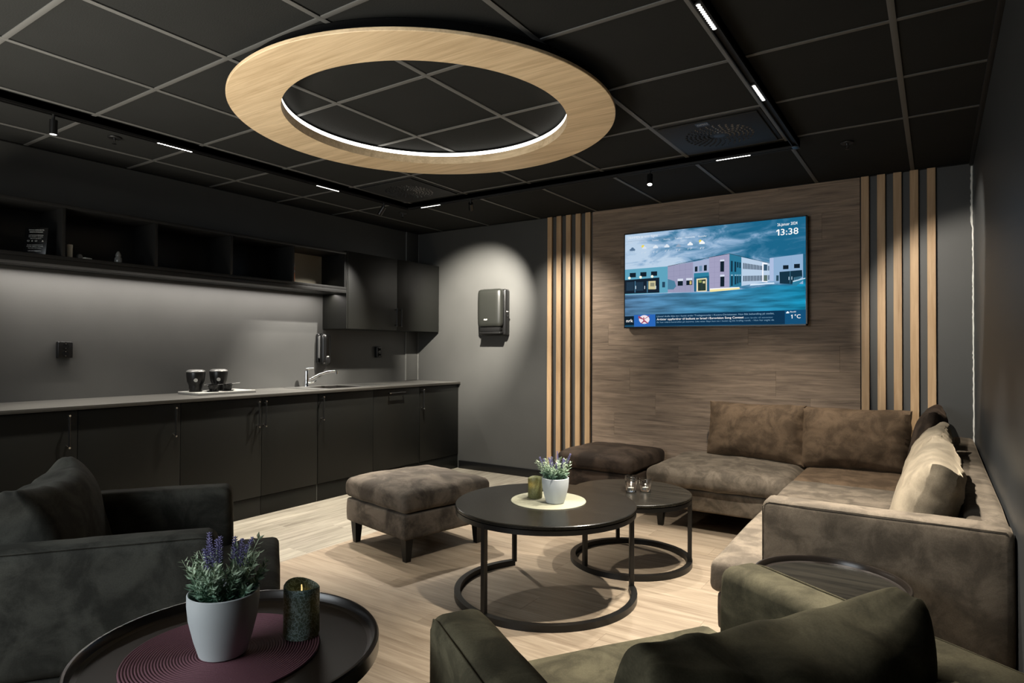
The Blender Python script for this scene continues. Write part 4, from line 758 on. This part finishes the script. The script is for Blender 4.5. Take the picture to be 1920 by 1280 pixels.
# ------------------------------------------------------------------ upholstery
def feet(par, pts, h=.137, mat='footwood'):
    for x, y in pts:
        bm = BM(); add_prism(bm, [(x-.027, y-.027), (x+.027, y-.027), (x+.027, y+.027), (x-.027, y+.027)], 0, h)
        for q in bm.verts:
            if q.co.z < .01: q.co.x = x+(q.co.x-x)*.62; q.co.y = y+(q.co.y-y)*.62
        obj('leg', bm, M[mat], par, False)
def ottoman(name, label, x, y, rz, mat, w=.64):
    v = thing(name, label, 'ottoman', (x, y, 0), rz, None); h = w/2
    feet(v, [(sx_*(h-.055), sy_*(h-.055)) for sx_ in (-1, 1) for sy_ in (-1, 1)])
    bm = BM(); softbox(bm, -h+.008, h-.008, -h+.008, h-.008, .135, .278, .012, 0, .003, 10, .0015, 1); obj('base', bm, mat, v)
    bm = BM(); softbox(bm, -h, h, -h, h, .281, .408, .034, .026, .008, 18, .005, 3); obj('seat_cushion', bm, mat, v)
    return v
ottoman('ottoman', 'square brown velvet ottoman on dark legs in the open floor, light falling on its top', -2.745, 3.035, R(-11.5), M['ottoman'], .65)['group'] = 'square velvet ottomans'
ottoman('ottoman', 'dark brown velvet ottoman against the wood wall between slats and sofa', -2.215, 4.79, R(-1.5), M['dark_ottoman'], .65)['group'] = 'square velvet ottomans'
# corner sofa
so = thing('corner_sofa', 'large taupe velvet corner sofa along the wood wall and right wall', 'sofa', (-.25, 4.2, 0))
ox, oy = -.25, 4.2
def sbx(name, mat, x0, x1, y0, y1, z0, z1, par=so, **k):
    bm = BM(); softbox(bm, x0-ox, x1-ox, y0-oy, y1-oy, z0, z1, **k); return obj(name, bm, mat, par)
feet(so, [(x-ox, y-oy) for x, y in ((-1.61, 4.30), (-1.61, 5.05), (-.68, 2.58), (.1, 2.58), (.1, 5.05), (-.68, 4.9))])
sbx('base', M['sofa'], -1.675, -.71, 4.27, 5.125, .135, .277, r=.012, crown=0, side=.002, cuts=10, wr=.0015)
sbx('base', M['sofa'], -.715, .185, 2.525, 5.125, .135, .277, r=.012, crown=0, side=.002, cuts=10, wr=.0015)
sbx('seat_cushion', M['sofa'], -1.69, -.775, 4.235, 5.12, .279, .410, r=.045, crown=.026, side=.010, cuts=20, wr=.007, seed=2)
sbx('seat_cushion', M['sofacush'], -.772, .075, 4.36, 5.12, .279, .405, r=.035, crown=.016, side=.004, cuts=16, wr=.005, seed=4)
# T-shaped right seat cushion reaching round the arm
bm = BM(); P = [(-.745, 2.505), (-.555, 2.505), (-.555, 2.628), (.075, 2.628), (.075, 4.355), (-.775, 4.355)]
add_prism(bm, [(x-ox, y-oy) for x, y in P], .279, .405, .030, 4)
bmesh.ops.triangulate(bm, faces=[f for f in bm.faces if len(f.verts) > 4]); bmesh.ops.subdivide_edges(bm, edges=[e for e in bm.edges if e.calc_length() > .15], cuts=5, use_grid_fill=False)
bmesh.ops.triangulate(bm, faces=[f for f in bm.faces if len(f.verts) > 4])
for q in bm.verts:
    q.co += Vector(noise.noise_vector(q.co*6))*.005
obj('seat_cushion', bm, M['sofa'], so)
sbx('arm', M['sofa'], -.545, .200, 2.503, 2.622, .137, .665, r=.026, crown=.0, side=.003, cuts=14, wr=.0025, seed=6)
sbx('back', M['sofa'], .078, .200, 2.618, 5.125, .137, .660, r=.026, crown=0, side=.002, cuts=16, wr=.0025, seed=7)
bm = BM(); add_tube(bm, [(-.543-ox, 2.507-oy, .30), (-.543-ox, 2.507-oy, .64), (-.522-ox, 2.506-oy, .657), (.18-ox, 2.506-oy, .657)], .0022, 6); obj('piping', bm, M['sofa'], so)
def cushion(label, mat, x, y, z, rz, tilt, w, h, t, seed, group, cat='cushion', roll=0, **k):
    v = thing('back_cushion', label, cat, (x, y, z), 0, group)
    bm = BM(); vs = pillow(bm, w, h, t, seed=seed, **k)
    m_ = Matrix.Rotation(rz, 4, 'Z') @ Matrix.Rotation(-tilt, 4, 'X') @ Matrix.Rotation(roll, 4, 'Y')
    bmesh.ops.transform(bm, verts=bm.verts[:], matrix=m_); zmin = min(q.co.z for q in bm.verts)
    obj('cover', bm, mat, v)
    return v
g = 'loose back cushions on the corner sofa'
cushion('brown velvet back cushion with a lit patch, leftmost on the corner sofa', M['sofacush'], -1.125, 4.885, .418, R(-5), R(11), .68, .41, .23, 1, g, pinch=.035, wr=.008)
cushion('darker brown velvet back cushion in the sofa corner before the right slats', M['sofacush'], -.47, 4.89, .412, R(3), R(10), .66, .41, .23, 2, g, pinch=.035, wr=.008)
cushion('dark velvet cushion in the deepest corner, behind the beige ones', M['dark_ottoman'], -.09, 4.70, .412, R(-92), R(11), .62, .46, .18, 3, g, pinch=.04)
cushion('beige velvet back cushion on the right, the one further from the camera', M['beigecush'], -.105, 3.93, .412, R(-92), R(17), .82, .42, .19, 4, g, pinch=.05, wr=.008)
cushion('beige velvet back cushion nearest the sofa arm, square folded end showing', M['beigecush'], -.105, 3.08, .412, R(-90), R(18), .84, .42, .21, 5, g, pinch=.05, wr=.008, edge=.085)
# armchairs: x right, y forward, origin under the middle of the back
def armchair(label, loc, rz, mat, Wd, D, H, front=.19):
    v = thing('armchair', label, 'armchair', loc, rz, 'velvet armchairs'); h = Wd/2; A = .125; F = D+front
    feet(v, [(-h+.06, .06), (h-.06, .06), (-h+.06, F-.08), (h-.06, F-.08)], .10)
    def sb_(name, *a, **k): bm = BM(); softbox(bm, *a, **k); return obj(name, bm, mat, v)
    sb_('base', -h+.006, h-.006, .01, F-.015, .10, .265, r=.015, crown=0, side=.002, cuts=12, wr=.0015)
    sb_('arm', -h, -h+A, 0, D, .262, H, r=.034, crown=.004, side=.004, cuts=16, wr=.003, seed=2)
    sb_('arm', h-A, h, 0, D, .262, H, r=.034, crown=.004, side=.004, cuts=16, wr=.003, seed=5)
    sb_('backrest', -h+A-.004, h-A+.004, .004, .13, .262, H-.004, r=.034, crown=.004, side=.003, cuts=16, wr=.003, seed=8)
    bm = BM(); P = [(-h+A+.004, .125), (h-A-.004, .125), (h-A-.004, D+.008), (h, D+.008), (h, F), (-h, F), (-h, D+.008), (-h+A+.004, D+.008)]
    add_prism(bm, P, .267, .392, .028, 4)
    bmesh.ops.triangulate(bm, faces=[f for f in bm.faces if len(f.verts) > 4]); bmesh.ops.subdivide_edges(bm, edges=[e for e in bm.edges if e.calc_length() > .12], cuts=4)
    bmesh.ops.triangulate(bm, faces=[f for f in bm.faces if len(f.verts) > 4])
    for q in bm.verts:
        q.co += Vector(noise.noise_vector(q.co*6))*.004
        if q.co.z > .38: q.co.z += .014*max(0, 1-(q.co.x/h)**4)*max(0, 1-((q.co.y-F/2)/(F/2))**4)
    obj('seat_cushion', bm, mat, v)
    for s_ in (-1, 1):
        x = s_*(h-.006)
        bm = BM(); add_tube(bm, [(x, D-.003, .29), (x, D-.004, H-.04), (x, D-.022, H-.010), (x, D-.05, H-.005), (x, .02, H-.006)], .0022, 6); obj('piping', bm, mat, v)
    return v
LC = (-2.636, .786, 0); LR = R(-36)
armchair('dark grey-green velvet armchair at the left, its side toward the camera', LC, LR, M['teal'], .84, .74, .64)
FC = (-.062, 1.060, 0); FR = R(57)
armchair('olive velvet armchair at the bottom right, seen from behind', FC, FR, M['olive'], .93, .74, .64)
def rel(c, r, x, y): return (c[0]+x*math.cos(r)-y*math.sin(r), c[1]+x*math.sin(r)+y*math.cos(r))
def fat_cushion(label, mat, loc, rz, tilt, w, h, t, seed, sag, ear):
    v = thing('back_cushion', label, 'cushion', loc, rz, 'back cushions of the armchairs')
    bm = BM(); softbox(bm, -w/2, w/2, -t/2, t/2, 0, h, .045, 0, 0, 24, .007, seed)
    for q in bm.verts:
        u, s_, c_ = q.co.x/(w/2), q.co.y/(t/2), (q.co.z-h/2)/(h/2)
        q.co.y *= 1-(.22+.62*u*u)*max(0, c_)**2-.25*u*u*(1-max(0, c_))          # fuller at the bottom and in the middle
        if c_ > 0: q.co.z += (ear*abs(u)**3 - sag*(1-u*u))*c_
        q.co.x += .012*u*abs(c_)**3
        q.co.z += .004*math.sin(q.co.x*38+seed+3*noise.noise(q.co*5))*max(0, c_)
    bmesh.ops.rotate(bm, verts=bm.verts[:], cent=(0, 0, 0), matrix=Matrix.Rotation(tilt, 3, 'X')); obj('cover', bm, mat, v)
    return v
x, y = rel(LC, LR, .0, .245)
fat_cushion('dark grey-green back cushion leaning in the left armchair', M['teal'], (x, y, .410), LR, R(13), .60, .375, .23, 7, .02, .035)
x, y = rel(FC, FR, .026, .255)
fat_cushion('black-olive back cushion with drooping top in the armchair seen from behind', M['olive'], (x, y, .410), FR, R(10), .62, .352, .23, 9, .05, .012)
# ------------------------------------------------------------------ tables
def arc(cx, cy, r, a0, a1, z, n=60): return [(cx+r*math.cos(R(a0+(a1-a0)*k/n)), cy+r*math.sin(R(a0+(a1-a0)*k/n)), z) for k in range(n+1)]
def round_table(name, label, x, y, h, r, legs, open_=None, mat='tabletop'):
    v = thing(name, label, 'table', (x, y, 0), 0, 'round nesting coffee tables'); rb = r-.012
    bm = BM(); add_lathe(bm, [(0, h), (r-.004, h), (r, h-.003), (r, h-.015), (r-.006, h-.018), (0, h-.018)], 128); obj('tabletop', bm, M[mat], v, angle=30)
    bm = BM(); add_lathe(bm, [(r-.024, h-.020), (r-.002, h-.020), (r-.002, h-.042), (r-.024, h-.042), (r-.024, h-.020)], 128); obj('apron_ring', bm, M['frame'], v, angle=30)
    bm = BM()
    if open_:
        add_tube(bm, arc(0, 0, rb, open_[1], open_[0]+360, .0125, 90), .0125*1.2, sq=True)
    else: add_tube(bm, arc(0, 0, rb, 0, 360*(1-1/90), .0125, 89), .0125*1.2, sq=True, closed=True)
    for q in bm.verts: q.co.z = max(.0, q.co.z+.0025)
    obj('base_ring', bm, M['frame'], v)
    for a in legs:
        c = Vector((rb*math.cos(R(a)), rb*math.sin(R(a)), 0)); bm = BM(); add_box(bm, -.0115, .0115, -.0115, .0115, .02, h-.022, bev=.0015, seg=1)
        bmesh.ops.rotate(bm, verts=bm.verts[:], cent=(0, 0, 0), matrix=Matrix.Rotation(R(a), 3, 'Z')); bmesh.ops.translate(bm, verts=bm.verts[:], vec=c); obj('leg', bm, M['frame'], v, False)
    return v
BTX, BTY, BTH = -1.64, 2.765, .455
round_table('coffee_table', 'larger round black coffee table with plant and cream placemat', BTX, BTY, BTH, .452, [37, 144, 262], (37, 144))
STX, STY, STH = -1.485, 3.475, .40
round_table('coffee_table', 'smaller lower round black coffee table holding glass candle holders', STX, STY, STH, .345, [15, 127, 245], None, 'slate')
def tray_table(label, x, y, h, r, mat, legs):
    v = thing('tray_table', label, 'table', (x, y, 0), 0, 'round tray side tables with raised rims')
    bm = BM(); add_lathe(bm, [(0, h-.020), (r-.024, h-.020), (r-.014, h-.017), (r-.011, h-.004), (r-.008, h), (r-.003, h), (r, h-.004), (r, h-.032), (r-.004, h-.036), (0, h-.036)], 128)
    o = obj('tray_top', bm, [M[mat], M['trayrim']], v, angle=30)
    for p in o.data.polygons:
        c = p.center
        if math.hypot(c.x, c.y) > r-.025: p.material_index = 1
    bm = BM(); add_tube(bm, arc(0, 0, r-.06, 0, 356, .011, 89), .013, sq=True, closed=True)
    for q in bm.verts: q.co.z = max(0, q.co.z)
    obj('base_ring', bm, M['frame'], v)
    for a in legs:
        bm = BM(); c = Vector(((r-.06)*math.cos(R(a)), (r-.06)*math.sin(R(a)), 0)); add_box(bm, c.x-.01, c.x+.01, c.y-.01, c.y+.01, .018, h-.035, bev=.001, seg=1); obj('leg', bm, M['frame'], v, False)
NTX, NTY, NTH = -1.190, .767, .622
tray_table('round dark brown tray table nearest the camera, with burgundy placemat', NTX, NTY, NTH, .290, 'tray', [20, 110, 200, 290])
tray_table('round black tray table between the olive armchair and the sofa arm', -.286, 2.250, .50, .2275, 'slate', [45, 135, 225, 315])
# ------------------------------------------------------------------ things on the tables
def placemat(x, y, z, r, mat, label):
    bm = BM(); prof = [(0, .0015)]; k = 0; N = 34
    for i in range(N):
        r0 = r*(i+.15)/N; prof += [(r0, .0018), (r*(i+.4)/N, .0040), (r*(i+.7)/N, .0040), (r*(i+.95)/N, .0018)]
    prof += [(r, .0005), (0, .0)]
    add_lathe(bm, prof, 96); o = obj('placemat', bm, mat, None, angle=60); o.location = (x, y, z+.0003); tag(o, label, 'placemat', 'round woven placemats')
placemat(-1.640, 2.795, BTH, .190, M['matcream'], 'round cream woven placemat on the larger coffee table')
placemat(-1.204, .757, NTH-.020, .186, M['matred'], 'round burgundy woven placemat on the tray table nearest the camera')
def leaf(bm, p, d, side, L, w):
    n_ = d.cross(side).normalized(); m_ = p+d*L*.5+n_*L*.06; t = p+d*L-n_*L*.03
    a, b_, c_, e_, f_ = bm.verts.new(p), bm.verts.new(p+d*L*.3+side*w*.42), bm.verts.new(m_+side*w*.5), bm.verts.new(p+d*L*.3-side*w*.42), bm.verts.new(m_-side*w*.5)
    tip = bm.verts.new(t); mid = bm.verts.new(m_-n_*w*.22)
    bm.faces.new((a, b_, mid, e_)); bm.faces.new((b_, c_, mid)); bm.faces.new((e_, mid, f_)); bm.faces.new((c_, tip, mid)); bm.faces.new((mid, tip, f_))
def lavender(x, y, z, seed, label, rz=0):
    rd = random.Random(seed); v = thing('potted_lavender', label, 'plant', (x, y, z), rz, 'potted lavender plants')
    bm = BM(); add_lathe(bm, [(0, 0), (.040, 0), (.045, .003), (.055, .035), (.0645, .075), (.0675, .105), (.0675, .124), (.0655, .1255), (.0632, .124), (.062, .100), (.0, .098)], 64); obj('pot', bm, M['pot'], v)
    bm = BM(); add_lathe(bm, [(.0615, .101), (.03, .106), (0, .107)], 32); obj('soil', bm, M['soil'], v)
    def stem(base, tip, bend, nl, L0, flower, n0=0):
        P = []; N = 9
        for i in range(N+1):
            t = i/N; p = base.lerp(tip, t)+bend*math.sin(PI*t*.8)*.6; P.append(p)
        bm = BM(); add_tube(bm, P, [.0013*(1-.5*i/N) for i in range(N+1)], 4)
        top = .80 if flower else 1
        for k in range(nl):
            t = (.06+.92*(k+rd.random()*.6)/nl)*top; i = min(N-1, int(t*N)); f = t*N-i; p = P[i].lerp(P[i+1], f); ax = (P[i+1]-P[i]).normalized()
            a = k*2.4+rd.random(); s1 = ax.orthogonal().normalized(); s1.rotate(Matrix.Rotation(a, 3, ax))
            d = (ax*rd.uniform(.5, 1.0)+s1*.9).normalized(); side = d.cross(ax).normalized()
            L = L0*rd.uniform(.7, 1.25); leaf(bm, p, d, side, L, L*rd.uniform(.26, .38))
            if rd.random() < .8:
                d2 = (ax*rd.uniform(.5, 1.0)-s1*.9).normalized(); leaf(bm, p, d2, side, L*.9, L*.3)
        obj('stem', bm, M['leaf'], v, False)
        if flower:
            bm = BM(); q0, q1 = P[int(N*.72)], P[N]; ax = (q1-q0).normalized(); LL = (q1-q0).length+.010; add_tube(bm, [q0, q0+ax*LL], .0016, 5)
            W_ = int(LL/.0052)
            for k in range(W_):
                t = k/W_; p = q0+ax*LL*t; nn = 5
                for j in range(nn):
                    s1 = ax.orthogonal().normalized(); s1.rotate(Matrix.Rotation(j*2*PI/nn+k*.7, 3, ax))
                    d = (ax*.8+s1*1.0).normalized(); L = .0115*(1-.40*t); side = d.cross(ax).normalized(); n_ = d.cross(side)
                    a_ = [p+side*.0014, p+n_*.0012, p-side*.0014, p-n_*.0012]; mv = [bm.verts.new(p+(w_-p)*1.0+d*L*.55) for w_ in a_]; b0 = bm.verts.new(p); tp_ = bm.verts.new(p+d*L)
                    for i2 in range(4): bm.faces.new((b0, mv[i2], mv[(i2+1) % 4])); bm.faces.new((mv[i2], tp_, mv[(i2+1) % 4]))
            obj('flower_spike', bm, M['floret'], v, False)
    for i in range(60):
        a = rd.random()*2*PI; rb_ = .040*math.sqrt(rd.random()); base = Vector((rb_*math.cos(a), rb_*math.sin(a), .103)); a2 = a+rd.uniform(-.5, .5)
        hgt = rd.uniform(.03, .115); out = rb_+(.012+.048*(hgt/.115)**1.3)*rd.uniform(.4, 1.15)
        tip = Vector((out*math.cos(a2), out*math.sin(a2), .103+hgt)); bd_ = rd.uniform(-.012, .004)
        stem(base, tip, Vector((bd_*math.cos(a2)+rd.uniform(-.008, .008), bd_*math.sin(a2)+rd.uniform(-.008, .008), 0)), rd.randint(11, 16), .0185, False)
    for i in range(12):
        a = i*2*PI/12+rd.uniform(-.2, .2); rb_ = .015; base = Vector((rb_*math.cos(a), rb_*math.sin(a), .103)); out = rd.uniform(.028, .078)
        tip = Vector((out*math.cos(a), out*math.sin(a), .103+rd.uniform(.088, .138))); stem(base, tip, Vector((rd.uniform(-.016, .016), rd.uniform(-.016, .016), 0)), 9, .016, True)
    return v
lavender(-1.583, 2.765, BTH+.0045, 5, 'potted lavender in grey pot on the larger coffee table')
lavender(-1.197, .750, NTH-.0155, 11, 'potted lavender in grey pot on the tray table nearest the camera', .6)
def candle(x, y, z, label, mat, rz, pw):
    v = thing('pillar_candle', label, 'candle', (x, y, z), rz, 'flameless pillar candles'); n_ = 56
    def top(a): return .103+.0045*math.sin(a+.6)+.0028*math.sin(2*a+1)
    bm = BM(); ra = .0372; rings = []
    for lv in (0, .004, .03, .06, .09, 1):
        rr_ = ra*(.96 if lv == 0 else 1)
        rings.append([bm.verts.new((rr_*math.cos(2*PI*k/n_), rr_*math.sin(2*PI*k/n_), lv if lv < 1 else top(2*PI*k/n_))) for k in range(n_)])
    for rr_, dz in ((.95, .0025), (.86, -.002), (.78, -.012), (.6, -.018), (.25, -.020)):
        rings.append([bm.verts.new((ra*rr_*math.cos(2*PI*k/n_), ra*rr_*math.sin(2*PI*k/n_), (top(2*PI*k/n_) if dz > -.01 else .103+(top(2*PI*k/n_)-.103)*.4)+dz)) for k in range(n_)])
    for a_, b_ in zip(rings, rings[1:]):
        for k in range(n_): bm.faces.new((a_[k], a_[(k+1) % n_], b_[(k+1) % n_], b_[k]))
    bm.faces.new(rings[-1]); bm.faces.new(rings[0][::-1]); obj('wax', bm, mat, v)
    bm = BM(); add_prism(bm, [(-.006, -.001), (.006, -.001), (.006, .001), (-.006, .001)], .084, .103)
    for q in bm.verts:
        if q.co.z > .095: q.co.x *= .8; q.co.z += q.co.x*.35
    obj('flame_tip', bm, M['flame'], v, False)
    for px_, py_, pz_, e_ in ((0.0, 0, .118, pw*.35), (.018, -.012, .072, pw)):
        l_ = bpy.data.lights.new('candle_glow', 'POINT'); l_.energy = e_; l_.color = (1, .72, .25); l_.shadow_soft_size = .004
        lo = bpy.data.objects.new('candle_glow', l_); COL.objects.link(lo); lo.parent = v; lo.location = (px_, py_, pz_)
candle(-1.722, 2.800, BTH+.0045, 'olive pillar candle beside the lavender on the larger coffee table', M['candle2'], -1.0, .025)
candle(-1.137, .893, NTH-.0155, 'dark green veined pillar candle on the tray table nearest the camera', M['candle'], 2.6, .006)
def votive(x, y, label):
    v = thing('glass_candle_holder', label, 'candle holder', (x, y, STH+.0003), 0, 'glass candle holders on the smaller table')
    bm = BM(); add_lathe(bm, [(0, 0), (.027, 0), (.0295, .003), (.0365, .072), (.0350, .0725), (.0275, .010), (.0, .009)], 48); obj('glass', bm, M['glass'], v)
    bm = BM(); add_lathe(bm, [(0, .0095), (.019, .0095), (.0192, .024), (.018, .024), (.018, .022), (0, .022)], 32); obj('tealight_cup', bm, M['stud'], v)
    l_ = bpy.data.lights.new('tealight_glow', 'POINT'); l_.energy = .22; l_.color = (1, .85, .6); l_.shadow_soft_size = .004
    lo = bpy.data.objects.new('tealight_glow', l_); COL.objects.link(lo); lo.parent = v; lo.location = (0, 0, .040)
    bm = BM(); add_lathe(bm, [(.0178, .0225), (0, .0228)], 24); add_cyl(bm, (0, 0, .0225), (0, 0, .032), .0022, .0006, 8); obj('lit_wax', bm, M['tealight'], v)
votive(-1.480, 3.470, 'small glass candle holder with lit tealight, front left of three')
votive(-1.512, 3.548, 'small glass candle holder with lit tealight, behind the front left one')
votive(-1.415, 3.528, 'small glass candle holder with lit tealight, right one of three')
